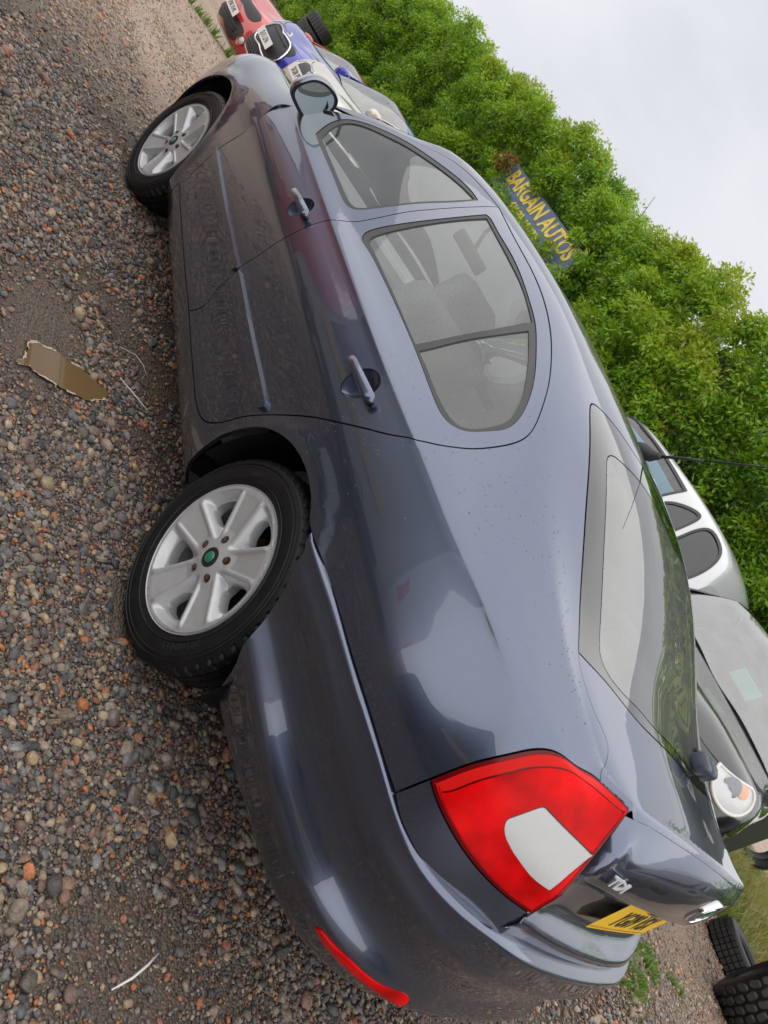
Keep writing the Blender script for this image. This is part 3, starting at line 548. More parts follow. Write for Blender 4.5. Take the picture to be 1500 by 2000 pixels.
def wheel_meshes():
    if WHEEL: return WHEEL
    # tyre: lathe with shoulder sipes and circumferential grooves
    n=300; prof=[(.197,.078),(.205,.088),(.216,.0925),(.232,.098),(.246,.1015),(.262,.1025),(.278,.1005),(.290,.0965),(.296,.0940),(.298,.0905),(.3055,.0865),(.3095,.078),(.3118,.066),(.3125,.060),(.3055,.0585),(.3055,.0505),(.313,.049),(.3135,.028),(.306,.027),(.306,.019),(.3135,.018),(.3137,0)]
    prof=prof+[(r,-h) for r,h in prof[-2::-1]]
    k=len(prof); V=np.zeros((n,k,3)); th=np.arange(n)*2*PI/n
    for j,(r,h) in enumerate(prof):
        rr=np.full(n,r); ph=np.arange(n)%6
        if .2965<r<.3125 and abs(h)>.05: rr=np.where(ph<1,r-.0075,r)
        if r>.3125 and abs(h)<.05: rr=np.where((np.arange(n)+(3 if h<0.02 else 0))%12<1,r-.004,r)
        V[:,j]=np.c_[rr*np.cos(th),np.full(n,-h),rr*np.sin(th)]
    i=np.arange(n);Fq=[]
    for j in range(k-1): Fq.append(np.c_[i*k+j,i*k+j+1,((i+1)%n)*k+j+1,((i+1)%n)*k+j])
    o=fast('tyre',V.reshape(-1,3),np.concatenate(Fq),tyrem,None,True); 
    try:o.data.set_sharp_from_angle(angle=math.radians(38))
    except Exception:pass
    WHEEL['tyre']=o.data; bpy.data.objects.remove(o)
    # face: disc with five window holes
    holes=[]
    for s in range(5):
        c=PI/5+s*2*PI/5; P=[]
        def edge(r,sg): w=.022+.021*np.clip((r-.05)/.14,0,1)+.017; return c+sg*(PI/5-math.asin(min(.99,w/r)))
        rs=np.linspace(.092,.166,9)
        A=[(r*math.cos(edge(r,1)),r*math.sin(edge(r,1))) for r in rs]; Bq=[(r*math.cos(edge(r,-1)),r*math.sin(edge(r,-1))) for r in rs]
        top=[(.172*math.cos(a),.172*math.sin(a)) for a in np.linspace(edge(.166,1),edge(.166,-1),9)[1:-1]]
        loop=A[1:]+top+Bq[:0:-1]+[(.086*math.cos(c),.086*math.sin(c))]
        Q=np.array(loop)
        for _ in range(3): Q=.25*np.roll(Q,1,0)+.5*Q+.25*np.roll(Q,-1,0)
        holes.append(Q)
    class D: pass
    D.U=D.V=99
    for s in range(5):
        a=s*2*PI/5; holes.append(np.array([(.056*math.cos(a)+.0115*math.cos(q),.056*math.sin(a)+.0115*math.sin(q)) for q in np.linspace(0,2*PI,16,endpoint=False)]))
    pv,T_,rim=cut(D,[np.array([(.200*math.cos(a),.200*math.sin(a)) for a in np.linspace(0,2*PI,140,endpoint=False)])]+holes,.0032,0,False)
    r=np.hypot(pv[:,0],pv[:,1]); h=spoke_h(r,np.arctan2(pv[:,1],pv[:,0])); V=np.c_[pv[:,0],-h,pv[:,1]]; T_=T_; FF=[tuple(t) for t in T_]
    VV=[tuple(v) for v in V]; 
    for q,ring in enumerate(rim):
        dpt=.030 if q<6 else .022; nn=len(ring); base=len(VV)
        for a in ring: VV.append((V[a,0]*(1 if q else 1),V[a,1]+dpt,V[a,2]))
        for i2 in range(nn): FF.append((ring[(i2+1)%nn],ring[i2],base+i2,base+(i2+1)%nn))
    o=obj('rim',VV,FF,alloy,None,True)
    try:o.data.set_sharp_from_angle(angle=math.radians(50))
    except Exception:pass
    WHEEL['rim']=o.data; bpy.data.objects.remove(o)
    R2=Matrix.Rotation(PI/2,4,'X')
    mb=MB().lathe([(.199,-.006),(.2055,-.001),(.2065,-.006),(.2045,-.012),(.196,-.03),(.188,-.06),(.186,-.17)],80,R2); o=mb.build('rim_flange',alloy,None,True,50); WHEEL['rim_flange']=o.data; bpy.data.objects.remove(o)
    mb=MB().lathe([(0,-.062),(.07,-.062),(.07,-.070),(.128,-.070),(.130,-.082),(0,-.085)],48,R2); o=mb.build('brake_disc',disc,None,True,40); WHEEL['brake_disc']=o.data; bpy.data.objects.remove(o)
    mb=MB().lathe([(0,-.09),(.187,-.10)],32,R2); o=mb.build('hub_back',dirty,None,True); WHEEL['hub_back']=o.data; bpy.data.objects.remove(o)
    mb=MB().lathe([(.0300,-.009),(.0300,.001),(.0285,.003),(.019,.0035),(.0185,.0025),(0,.004)],40,R2); o=mb.build('centre_cap',black,None,True,40); WHEEL['centre_cap']=o.data; bpy.data.objects.remove(o)
    green=mat('badge_green',(.012,.20,.10),.25,coat=1)
    mb=MB().lathe([(.0165,.0035),(.015,.0052),(0,.0058)],32,R2); o=mb.build('cap_emblem',green,None,True); WHEEL['cap_emblem']=o.data; bpy.data.objects.remove(o)
    o=MB().lathe([(0,0),(.006,0),(.0085,-.002),(.0085,-.02)],6,R2).build('wheel_bolt',disc); WHEEL['wheel_bolt']=o.data; bpy.data.objects.remove(o)
    return WHEEL
def add_wheel(parent,x,y,steer=0,spin=.3,emblem=True,z=.312,s=1):
    w=wheel_meshes(); e=bpy.data.objects.new('wheel',None); COL.objects.link(e); e.parent=parent
    side=-1 if y<0 else 1
    e.location=(x,y,z); e.rotation_euler=(0,0,steer+(0 if side<0 else PI)); e.scale=(s,s,s)
    def ch(n,dy=0,rot=spin):
        o=link(n,w[n],e); o.location=(0,dy,0)
        if n in('rim','rim_flange'): o.scale=(1.06,1,1.06)
        o.rotation_euler=(0,rot,0)
    ch('tyre'); ch('rim',-.096); ch('rim_flange',-.099)
    ch('brake_disc',-.02); ch('hub_back',-.02); ch('centre_cap',-.090)
    if emblem: ch('cap_emblem',-.091)
    if emblem:
        for q in range(5):
            a=q*2*PI/5-spin; o=link('wheel_bolt',w['wheel_bolt'],e); o.location=(.056*math.cos(a),-.0925,.056*math.sin(a))
    return e
def bowl(name,S,c,R,depth,m,parent,mir=0):
    u=[];v=[];d=[];F_=[]; nr,na=6,28
    for i in range(nr+1):
        for j in range(na):
            a=2*PI*j/na; r=R*(1-i/nr*.999); u.append(c[0]+r*math.cos(a)); v.append(c[1]+r*math.sin(a)); d.append(-.002-depth*(1-(r/R)**2)**.8)
    X=S.evd(np.array(u),np.array(v)); X=X+S.nrm(np.array(u),np.array(v))*np.array(d)[:,None]
    for i in range(nr):
        for j in range(na): F_.append((i*na+j,i*na+(j+1)%na,(i+1)*na+(j+1)%na,(i+1)*na+j))
    if mir: X=X.copy(); X[:,1]*=-1; F_=[f[::-1] for f in F_]
    return obj(name,X,F_,m,parent,True)
def grip(S,a,b,m,parent,mir=0):
    n=20; mb=MB(); t=np.linspace(0,1,n); u=a[0]+(b[0]-a[0])*t; v=a[1]+(b[1]-a[1])*t; X=S.ev(u,v); Nn=S.nrm(u,v); up=S.ev(u,v+.01)-X; up/=np.linalg.norm(up,axis=1,keepdims=True)
    sec=[];k=16
    for i in range(n):
        q=t[i]; o=.018+.016*math.sin(PI*min(1,max(0,q)))**.6
        en=min(1,(min(q,1-q)/.06))**.5 if min(q,1-q)<.06 else 1
        hw=(.0125+.004*q)*max(en,.25); hd=.0085*max(en,.3)
        for j in range(k):
            an=2*PI*j/k; ca,sa=math.cos(an),math.sin(an); ca=math.copysign(abs(ca)**.7,ca); sa=math.copysign(abs(sa)**.7,sa)
            sec.append(X[i]+up[i]*hw*ca+Nn[i]*(o+hd*sa))
    f=[]
    for i in range(n-1):
        for j in range(k): f.append((i*k+j,i*k+(j+1)%k,(i+1)*k+(j+1)%k,(i+1)*k+j))
    f+=[tuple(range(k))[::-1],tuple((n-1)*k+j for j in range(k))]
    # end post into the dish recess
    V=np.array(sec); 
    if mir: V=V.copy(); V[:,1]*=-1; f=[q[::-1] for q in f]
    o=obj('door_handle',V,f,m,parent,True)
    for q in (.06,.94):
        p=MB(); i=int(q*(n-1)); c=X[i]; d=Nn[i]; p.tube([c-d*.004,c+d*.026],.010,10)
        if mir: p.v=[(x,-y,z) for x,y,z in p.v]
        p.build('handle_pivot',m,parent,True)
    return o
def build_car(label,pm,loc=(0,0,0),rz=0,scale=(1,1,1),warp=None,hero=False,h=.035,group=None,plate=None,steer=0,roll=0,key='',lamps=True,whs=1,name='parked_car',wheels=True,front=None):
    WARP[0]=warp; car=thing(name,label,'car',loc,rz,group); car.scale=scale
    K=lambda n:(key+n) if not hero else None
    wp=(lambda p:tuple(warp(np.array([p],float))[0])) if warp else (lambda p:p)
    # body shell with roof and pillars
    panel('body_shell',M,[L_SH],pm,car,h,centre=True,mirror=2,key=K('sh'))
    for s in (0,1): panel('rear_corner',M,[L_CO],pm,car,h,gap=.0015,mirror=s,key=K('co'))
    for s in (0,1):
        fd=panel('front_door',M,[L_FD,L_FS]+([L_dF] if hero else []),pm,car,h,mirror=s,key=K('fd'))
        panel('window_seal',M,[L_FS,L_FW],rubber,fd,.03,gap=0,flange=.008,off=-.002,mirror=s,key=K('fs'))
        panel('side_window',M,[L_FW],(mistg if s else glassm) if hero else screeng,fd,.06,gap=0,flange=0,off=-.006,mirror=s,key=K('fw'))
        rd=panel('rear_door',M,[L_RD,L_RS]+([L_dR] if hero else []),pm,car,h,mirror=s,key=K('rd'))
        panel('window_seal',M,[L_RS,L_RG,L_QG],rubber,rd,.03,gap=0,flange=.008,off=-.002,mirror=s,key=K('rs'))
        panel('side_window',M,[L_RG],(mistg if s else glassm) if hero else screeng,rd,.06,gap=0,flange=0,off=-.006,mirror=s,key=K('rg'))
        panel('quarter_window',M,[L_QG],(mistg if s else glassm) if hero else screeng,rd,.06,gap=0,flange=0,off=-.006,mirror=s,key=K('qg'))
        if hero:
            panel('rub_strip',M,[L_RF],pm,fd,.03,gap=.001,flange=.014,off=.012,mirror=s); panel('rub_strip',M,[L_RR],pm,rd,.03,gap=.001,flange=.014,off=.012,mirror=s)
            bowl('handle_dish',M,dF,.0475,.022,pm,fd,s); bowl('handle_dish',M,dR,.0475,.022,pm,rd,s)
            grip(M,UV['HAND_F'][0],UV['HAND_F'][1],pm,fd,s); grip(M,UV['HAND_R'][0],UV['HAND_R'][1],pm,rd,s)
        panel('front_wing',F,[L_FE],pm,car,h,mirror=s,key=K('fe'))
    panel('bonnet',BON,[L_BO],pm,car,h*1.4,centre=True,mirror=2,key=K('bo')); panel('windscreen',WS,[L_WS],mistg if hero else screeng,car,.08,gap=0,flange=.004,centre=True,mirror=2,key=K('ws'))
    panel('front_bumper',F,[L_FB],pm,car,h,centre=True,mirror=2,key=K('fb'))
    panel('rear_bumper',B,[L_B],pm,car,h*.8,gap=.001,centre=True,mirror=2,key=K('rb'))
    # tailgate
    tg=panel('tailgate',M,[L_TM],pm,car,h*.42,gap=.0003,centre=True,mirror=2,key=K('tm'),flange=.008)
    panel('boot_face',T,[L_T],pm,tg,.02,gap=.0004,flange=0,centre=True,mirror=2,key=K('bf'),flip=True)
    panel('rear_window_border',M,[L_FR],frit,tg,.05,gap=.0035,flange=.006,centre=True,mirror=2,key=K('fr')); panel('rear_window',M,[L_CG],rearg,tg,.08,gap=0,flange=0,off=-.0005,centre=True,mirror=2,key=K('cg'))
    # lamps
    for s in (0,1):
        tl=panel('tail_light',M,[L_LA],reddk,car,.03,gap=.002,flange=.03,off=.001,mirror=s,key=K('la'))
        if hero:
            lp_=reseg(L_LA,.01); panel('lens_band',M,[inset(lp_,.0095),vinset(lp_,.0100,.0185)],bandm,tl,.02,gap=0,flange=.003,off=.0036,mirror=s)
            panel('red_lens',M,[vinset(lp_,.0115,.0205),L_CLEAR],redm,tl,.02,gap=0,flange=.003,off=.0032,mirror=s)
            panel('clear_lens',M,[L_CLEAR],clearm,tl,.02,gap=.002,flange=.004,off=.0036,mirror=s)
            panel('reflector',B,[L_RX],redm,car,.02,gap=0,flange=.006,off=.003,mirror=s)
    if lamps:
        for s in (0,1):
            hl=panel('headlight',F,[L_HL],clearm,car,.03,gap=.002,flange=.02,off=.003,mirror=s,key=K('hl'))
        panel('grille',F,[L_GR],black,car,.04,gap=0,flange=.006,off=.004,centre=True,mirror=2,key=K('gr')); panel('lower_grille',F,[L_GL],black,car,.04,gap=0,flange=.006,off=.003,centre=True,mirror=2,key=K('gl'))
    # under side, arches, cabin
    mb=MB().box((1.3,0,.32),(3.9,1.04,.14)).box((1.29,0,.27),(1.72,1.60,.10)).box((3.20,0,.47),(.62,1.10,.26)).box((-.55,0,.45),(.4,1.1,.4)); mb.build('underside',dirty,car)
    n=24
    for x0,r in ((2.578,.385),(0,.385)):
        for sd in (-1,1):
            al=MB(); v=[];f=[]
            for i in range(n+1):
                a=math.radians((-12 if x0 else 2)+(190 if x0 else 176)*i/n)
                for y in (.852,.52): v.append((x0+r*math.cos(a),sd*y,.312+r*math.sin(a)))
            for i in range(n): f.append((2*i,2*i+1,2*i+3,2*i+2))
            v.append((x0,sd*.52,.312)); c=len(v)-1
            for i in range(n): f.append((2*i+1,c,2*i+3))
            al.add(v,f).build('wheel_arch_liner',dirty,car)
    cab=MB(); 
    for sd in (-1,1): cab.add([(.42,sd*.78,.34),(2.16,sd*.78,.34),(2.16,sd*.73,.955),(.42,sd*.73,.925),(2.16,sd*.72,.74),(2.95,sd*.70,.74),(2.95,sd*.69,.97)],[(0,1,2,3),(4,5,6,2)])
    cab.add([(.45,-.74,.36),(2.14,-.74,.36),(2.14,.74,.36),(.45,.74,.36),(2.14,-.5,.42),(3.2,-.5,.42),(3.2,.5,.42),(2.14,.5,.42)],[(0,1,2,3),(4,5,6,7)]).box((.52,0,.80),(.46,1.42,.26),bev=.05).box((2.86,0,.955),(.62,1.30,.025)).box((3.2,0,.70),(.02,1.1,.5))
    cb=cab.build('cabin',cabin,car)
    if warp: 
        for v in cb.data.vertices: v.co=wp(v.co)
    lh=lin((a0+.06,1.30),(a0+.06,M.V),(2.0,M.V),(2.0,1.30),(a0+.06,1.30))[:-1]
    panel('roof_lining',M,[lh],liningm,car,.12,gap=0,flange=0,off=-.025,centre=True,mirror=2,key=K('li'))
    for sy in (-.37,.37):
        st=MB().box((1.42,sy,.50),(.52,.50,.16),bev=.06).box((1.66,sy,.80),(.15,.50,.62),Matrix.Rotation(.30,3,'Y'),bev=.06).build('front_seat',seatm,car,True)
        MB().box((1.60+.06,sy,1.135),(.11,.27,.19),Matrix.Rotation(.16,3,'Y'),bev=.05).tube([(1.655,sy-.06,1.06),(1.66,sy-.06,1.0)],.007).tube([(1.655,sy+.06,1.06),(1.66,sy+.06,1.0)],.007).build('headrest',seatm,st,True)
    st=MB().box((2.32,0,.50),(.5,1.3,.16),bev=.06).box((2.58,0,.78),(.15,1.3,.54),Matrix.Rotation(.38,3,'Y'),bev=.06).build('rear_seat',seatm,car,True)
    for sy in (-.42,.42): MB().box((2.66,sy,1.07),(.10,.26,.13),Matrix.Rotation(.3,3,'Y'),bev=.045).build('headrest',seatm,st,True)
    mb=MB(); mb.tube([(.96+.19*math.sin(a)*.4,.37+.185*math.cos(a),.90+.19*math.sin(a)*.92) for a in np.linspace(0,2*PI,25)],.013,8,False).box((.93,.37,.89),(.06,.15,.10),bev=.025).tube([(.95,.2,.9),(.95,.54,.9)],.012).tube([(.92,.37,.88),(.6,.37,.80)],.03); mb.build('steering_wheel',black,car,True)
    mb=MB().box((.84,.02,1.255),(.03,.23,.065),Matrix.Rotation(-.25,3,'Z'),bev=.014).tube([(.84,.02,1.28),(.80,.0,1.36)],.010); o=mb.build('rear_view_mirror',black,car,True)
    if warp:
        for v in o.data.vertices: v.co=wp(v.co)
    # door mirrors
    for s in (-1,1):
        ring=[(-.922,.980),(-.915,1.02),(-.895,1.062),(-.845,1.094),(-.785,1.098),(-.756,1.075),(-.748,1.03),(-.756,.955),(-.785,.932),(-.87,.936),(-.91,.950)]
        R0=spl([(y,z) for y,z in ring],True,.008); c=R0.mean(0); n=len(R0); v=[];f=[]
        def lay(x,k,sh=0): 
            for y,z in R0: v.append(np.array([x,(c[0]+(y-c[0])*k+sh)*-s*1,c[1]+(z-c[1])*k]))
        for x,k,sh in ((.575,.90,0),(.585,.965,0),(.575,1.0,0),(.55,1.01,0),(.51,.98,.005),(.47,.90,.012),(.44,.75,.02),(.425,.5,.028),(.42,.15,.03)): lay(x,k,sh)
        nl=len(v)//n
        for i in range(nl-1):
            for j in range(n):
                q=(i*n+j,(i+1)*n+j,(i+1)*n+(j+1)%n,i*n+(j+1)%n); f.append(q if s<0 else q[::-1])
        f.append(tuple((nl-1)*n+j for j in range(n)))
        V=[wp(q) if warp else q for q in v]
        wm=obj('wing_mirror',V,f,pm if hero else pm,car,True)
        try:wm.data.set_sharp_from_angle(angle=math.radians(45))
        except Exception:pass
        v2=[np.array([.577,(c[0]+(y-c[0])*.90)*-s,c[1]+(z-c[1])*.90]) for y,z in R0]
        gl=[np.array([.574-.03*((y-c[0])),(c[0]+(y-c[0])*.84)*-s,c[1]+(z-c[1])*.82]) for y,z in R0]
        obj('mirror_surround',[wp(q) if warp else q for q in v2],[tuple(range(n))[::(1 if s<0 else -1)]],black,wm)
        gq=[q+np.array([.006,0,0]) for q in gl]; obj('mirror_glass',[wp(q) if warp else q for q in gq],[tuple(range(n))[::(1 if s<0 else -1)]],mirrorm,wm)
        ft=MB(); A=[(.50,-.785,.955),(.64,-.775,.952),(.76,-.735,1.055),(.62,-.77,1.05)]; Bq=[(.47,-.80,.935),(.55,-.80,.935),(.55,-.79,.968),(.47,-.79,.968)]
        v=[Vector((x,-s*y,z)) for x,y,z in A+Bq]; ft.add(v,[(0,1,5,4),(1,2,6,5),(2,3,7,6),(3,0,4,7),(4,5,6,7)]); fo=ft.build('mirror_foot',black,wm)
        if warp:
            for q in fo.data.vertices: q.co=wp(q.co)
    for x in (0,2.578):
        for sd in (-1,1): add_wheel(car,x if x else .02,sd*(.765 if x==0 else .757),steer if x==0 else 0,spin=(.35 if x else 1.1)+(.5 if sd>0 else 0),emblem=hero,s=whs,z=.312*whs)
    WARP[0]=None; return car,tg
def uvline(S,axes,pts): return np.array(S.inv(pts,axes)).T
_h=F.inv([(-.38,.80),(-.46,.70),(-.40,.66)],(0,2))
L_HL=spl([(F.tu[3]-.02,.69),(F.tu[3]-.06,.72),(F.tu[4],F.V-.035),(F.tu[5]-.10,F.V-.045),(F.tu[5]-.06,F.V-.14),(F.tu[4]+.06,.47),(F.tu[3]+.12,.56)],True)
L_GR=join(spl([(F.U,F.V-.05),(F.tu[5]+.02,F.V-.05),(F.tu[5]+.06,F.V-.19),(F.U,F.V-.20)]),lin((F.U,F.V-.20),(F.U,F.V-.05)))
L_GL=join(spl([(F.U,.30),(F.tu[5]-.02,.30),(F.tu[5]-.02,.12),(F.U,.12)]),lin((F.U,.12),(F.U,.30)))
# ------------------------------------------------------------------ the dark blue-grey hatchback in front
def tuck(v):
    v=v.copy(); k=np.clip((v[:,1]-.12)/.5,0,1); k=k*k*(3-2*k)*np.clip((v[:,0]-3.25)/.2,0,1)*np.clip((1.06-v[:,2])/.05,0,1); v[:,0]-=.085*k; return v
POST[0]=tuck
heropaint=paint('blue_grey_metallic',(.100,.120,.178),metal=.9,rough=.27)
hero,htg=build_car('dark blue-grey metallic hatchback with five-spoke alloy wheels, closest to the camera on the wet gravel',heropaint,hero=True,h=.03,steer=math.radians(6))
POST[0]=None
def on(S,y,z,ax=(1,2)):
    u,v=S.inv([(y,z)],ax); p=S.ev(u,v)[0]; n=S.nrm(u,v)[0]; return p,n
def tpt(y,row):
    u,v=T.inv([(y,1.0)],(1,2)); return T.ev(u,np.array([np.interp(row,np.arange(len(T.tv)),T.tv)]))[0]
# raised size marks on the tyre walls
lrub=mat('tyre_lettering',(.022,.022,.023),.5,spec=.3)
for w_ in [o for o in hero.children if o.name.startswith('wheel') and not o.name.startswith('wheel_arch')]:
    for body,a0_,sz in (('205/60R15',-2.0,.026),('4009',.75,.018),('TUBELESS',2.6,.015)):
        def fn(q,a0_=a0_):
            a=a0_+PI/2-q.x/.250; r=.250+q.y; return Vector((r*math.cos(a),-.1028-q.z,r*math.sin(a)))
        text_mesh('sidewall_lettering',body,sz,lrub,w_,fn=fn,extr=.0012,bold=.0004,space=1.15)
    mb=MB()
    for r in (.236,.272,.284): mb.lathe([(r-.0012,.1005),(r,.1040),(r+.0012,.1005)],90,Matrix.Rotation(PI/2,4,'X'))
    o=mb.build('sidewall_ribs',lrub,w_,True); o['kind']='stuff'
# badge on the tailgate
uC=np.array([T.U]); p0=T.ev(uC,np.array([T.tv[2]]))[0]; p1=T.ev(uC,np.array([T.tv[3]]))[0]; cb=(p0*.55+p1*.45); up=Vector(p0-p1).normalized(); nb=Vector((0,1,0)).cross(up).normalized(); nb=nb if nb.x>0 else -nb
Mb=frame(cb,(0,1,0),up); Mb=Mb if (Mb.to_3x3()@Vector((0,0,1))).x>0 else frame(cb,(0,-1,0),up)
green=MATS['badge_green']
bd=MB().lathe([(.046,-.002),(.047,.005),(.0445,.008),(.041,.0085),(.0395,.006)],48,Mb).build('badge',chrome,htg,True,50)
MB().lathe([(.0395,.0055),(.028,.006),(0,.0062)],48,Mb).build('badge_ground',black,bd,True)
MB().lathe([(.0285,.0060),(.0275,.0078),(.0255,.0078),(.025,.006)],40,Mb).build('badge_ring',chrome,bd,True)
wing=[(-.018,-.013),(-.006,-.016),(.004,-.012),(.017,-.015),(.013,-.006),(.018,.000),(.010,.002),(.016,.009),(.006,.008),(.006,.018),(-.002,.010),(-.012,.014),(-.008,.004),(-.019,.002)]
ob=MB().add([Mb@Vector((x*.98,y*.98,.0105)) for x,y in wing]+[Mb@Vector((x,y,.006)) for x,y in wing],[tuple(range(14))]+[(i,(i+1)%14,14+(i+1)%14,14+i)[::-1] for i in range(14)]).build('badge_emblem',green,bd)
# chrome lettering on the left of the lid
def on_T(yc,row,size,body,name,m,parent,sx=1,off=.0035,bold=.0006,extr=.0012):
    u0,_=T.inv([(yc,1.0)],(1,2)); r=np.interp(row,np.arange(len(T.tv)),T.tv)
    def fn(q):
        uu=np.interp(yc+q.x,*_ty); p=T.ev(np.array([uu]),np.array([r-q.y]))[0]; n=T.nrm(np.array([uu]),np.array([r-q.y]))[0]
        return Vector(p+n*(off+q.z))
    return text_mesh(name,body,size,m,parent,fn=fn,extr=extr,bold=bold,sx=sx)
_uu=np.linspace(0,T.tu[-1],200); _yy=T.ev(_uu,np.full(200,T.tv[3]))[:,1]; _o=np.argsort(_yy); _ty=(_yy[_o],_uu[_o])
_ut=float(np.interp(-.485,*_ty)); _vt=float(np.interp(3.1,np.arange(len(T.tv)),T.tv)); _p=T.ev(np.array([_ut]),np.array([_vt]))[0]; _n=Vector(T.nrm(np.array([_ut]),np.array([_vt]))[0]); _tx=Vector(T.ev(np.array([_ut+.02]),np.array([_vt]))[0]-T.ev(np.array([_ut-.02]),np.array([_vt]))[0]).normalized()
text_mesh('lettering','TDI',.036,mat('letter_silver',(.72,.73,.75),.25,.25),htg,M=frame(Vector(_p)+_n*.006,_tx,_n.cross(_tx)),extr=.002,bold=.0012,sx=1.2)
# number plate in its recess
ra,rb=np.interp(6.9,np.arange(len(T.tv)),T.tv),np.interp(8.75,np.arange(len(T.tv)),T.tv)
yel=mat('plate_yellow',(.88,.54,.008),.45,coat=.12); pblack=mat('plate_black',(.01,.01,.01),.4); pwhite=mat('plate_white',(.75,.75,.73),.35,coat=.4); pred=mat('plate_red',(.5,.02,.02),.4)
Mp=frame((3.546,0,.837),(-.018,.52,0),(-.008,0,.095))
def plate(body,Mp,parent,m,w=.52,hgt=.111,curve=0,strip=None,sz=.092,name='number_plate'):
    f=lambda x,y,z:Mp@Vector((x,y,z-curve*x*x))
    n=12; v=[];fc=[]
    for i in range(n+1):
        x=-w/2+w*i/n
        for y,z in((-hgt/2,0),(-hgt/2,.004),(hgt/2,.004),(hgt/2,0)): v.append(f(x,y,z))
    for i in range(n):
        for j in range(3): fc.append((i*4+j,(i+1)*4+j,(i+1)*4+j+1,i*4+j+1))
    o=obj(name,v,fc,m,parent)
    text_mesh('plate_lettering',body,sz,pblack,o,fn=lambda q:f(q.x,q.y-.002,.0046+q.z),extr=.0003,bold=.0022,sx=.80,space=1.04)
    if strip:
        obj('plate_strip',[f(x,y,.0048) for y in(-hgt/2+.008,-hgt/2+.0105) for x in np.linspace(-w/2+.01,w/2-.01,9)],[(i,i+1,i+10,i+9) for i in range(8)],strip,o)
    return o
plate('YG09 VSX',Mp,hero,yel,curve=.03,strip=pred)
# wiper, aerial
def mpt(x,y,off=0):
    u,v=M.inv([(x,-abs(y))],(0,1)); p=M.ev(u,v)[0]+M.nrm(u,v)[0]*off; return Vector((p[0],y,p[2]))
bluep=heropaint
wp_=MB().box(mpt(3.268,-.03,.034),(.050,.058,.046),Matrix.Rotation(.25,3,'Y'),bev=.012).box(mpt(3.268,.034,.036),(.052,.062,.050),Matrix.Rotation(.25,3,'Y'),bev=.014).box(mpt(3.268,.0,.030),(.036,.09,.030),Matrix.Rotation(.25,3,'Y'),bev=.008)
wpo=wp_.build('rear_wiper',mat('wiper_blue',(.03,.04,.06),.35),htg,True)
wa=MB(); wa.tube([mpt(3.262,.05,.034),mpt(3.23,.16,.036),mpt(3.20,.34,.030),mpt(3.15,.42,.026)],[.011,.009,.007,.005],8); wa.tube([mpt(3.20,.10,.013),mpt(3.18,.28,.013),mpt(3.13,.46,.013)],.006,6); wa.build('wiper_blade',black,wpo,True)
ab=mpt(2.345,0); mb=MB(); 
mb.tube([ab+Vector((-.055,0,-.006)),ab+Vector((-.04,0,.006)),ab+Vector((-.005,0,.022)),ab+Vector((.012,0,.042)),ab+Vector((.016,0,.048))],[.026,.027,.021,.011,.009],14)
mb.tube([ab+Vector((.012,0,.040)),ab+Vector((.055,0,.092)),ab+Vector((.105,0,.146))],[.0055,.005,.0042],8); mb.tube([ab+Vector((.105,0,.146)),ab+Vector((.20,0,.252)),ab+Vector((.34,0,.405))],[.003,.0026,.0022],7)
mb.build('aerial',black,hero,True)
# dark plastic liner edge in front of the bumper, beads of rain on the flank
_b=B.ev(spl(BA)[:,0],spl(BA)[:,1])
for s_ in (1,-1):
    v=[];f=[]
    for i,p in enumerate(_b):
        for q in ((0,.004,0),(-.016,.030,-.012),(-.03,.10,-.03)): v.append((p[0]+q[0],s_*(p[1]+q[1]),p[2]+q[2]))
    for i in range(len(_b)-1):
        for j in range(2): f.append((i*3+j,i*3+j+1,i*3+j+4,i*3+j+3))
    obj('liner_edge',v,f,mat('liner_grey',(.035,.036,.038),.65,spec=.3),hero,True)
V_=[];F_=[]
for cu,cv,su,sv_,n_ in ((2.05,.66,.16,.10,260),(2.35,.86,.22,.05,90),(2.75,.98,.22,.10,150),(2.0,.86,.25,.03,70)):
    u=rng.normal(cu,su,n_);v=rng.normal(cv,sv_,n_); u=np.clip(u,1.3,3.2); ok=(v<1.1)&~(inside(L_RS,np.c_[u,v]))&~(inside(L_dR,np.c_[u,v]))&~inside(L_LA,np.c_[u,v]); u,v=u[ok],v[ok]; X=M.evd(u,v); Nn=M.nrm(u,v)
    for x_,n__ in zip(X,Nn):
        r=rng.uniform(.0007,.0021); a=Vector(n__).orthogonal().normalized(); b=Vector(n__).cross(a); k=len(V_); c=Vector(x_)
        for lv,hh in ((1,0.),(.75,.45)):
            for q in range(6): V_.append(c+(a*math.cos(q*PI/3)+b*math.sin(q*PI/3))*r*lv+Vector(n__)*r*hh)
        V_.append(c+Vector(n__)*r*.62); F_+=[(k+q,k+(q+1)%6,k+6+(q+1)%6,k+6+q) for q in range(6)]+[(k+6+q,k+6+(q+1)%6,k+12) for q in range(6)]
dr=obj('rain_drops',V_,F_,mat('water_drop',(.5,.53,.58),.02,spec=.6,trans=.9),hero,True); dr['kind']='stuff'
for s_ in (1,-1): obj('scuttle_corner',[(.26,s_*.775,.905),(.54,s_*.79,.93),(.56,s_*.745,.985),(.28,s_*.70,.95)],[(0,1,2,3)],heropaint,hero)
# exhaust tip under the bumper
MB().tube([(3.25,-.50,.285),(3.47,-.51,.268)],[.026,.026],16,False).build('exhaust_tip',mat('steel',(.45,.44,.43),.35,1),hero,True)
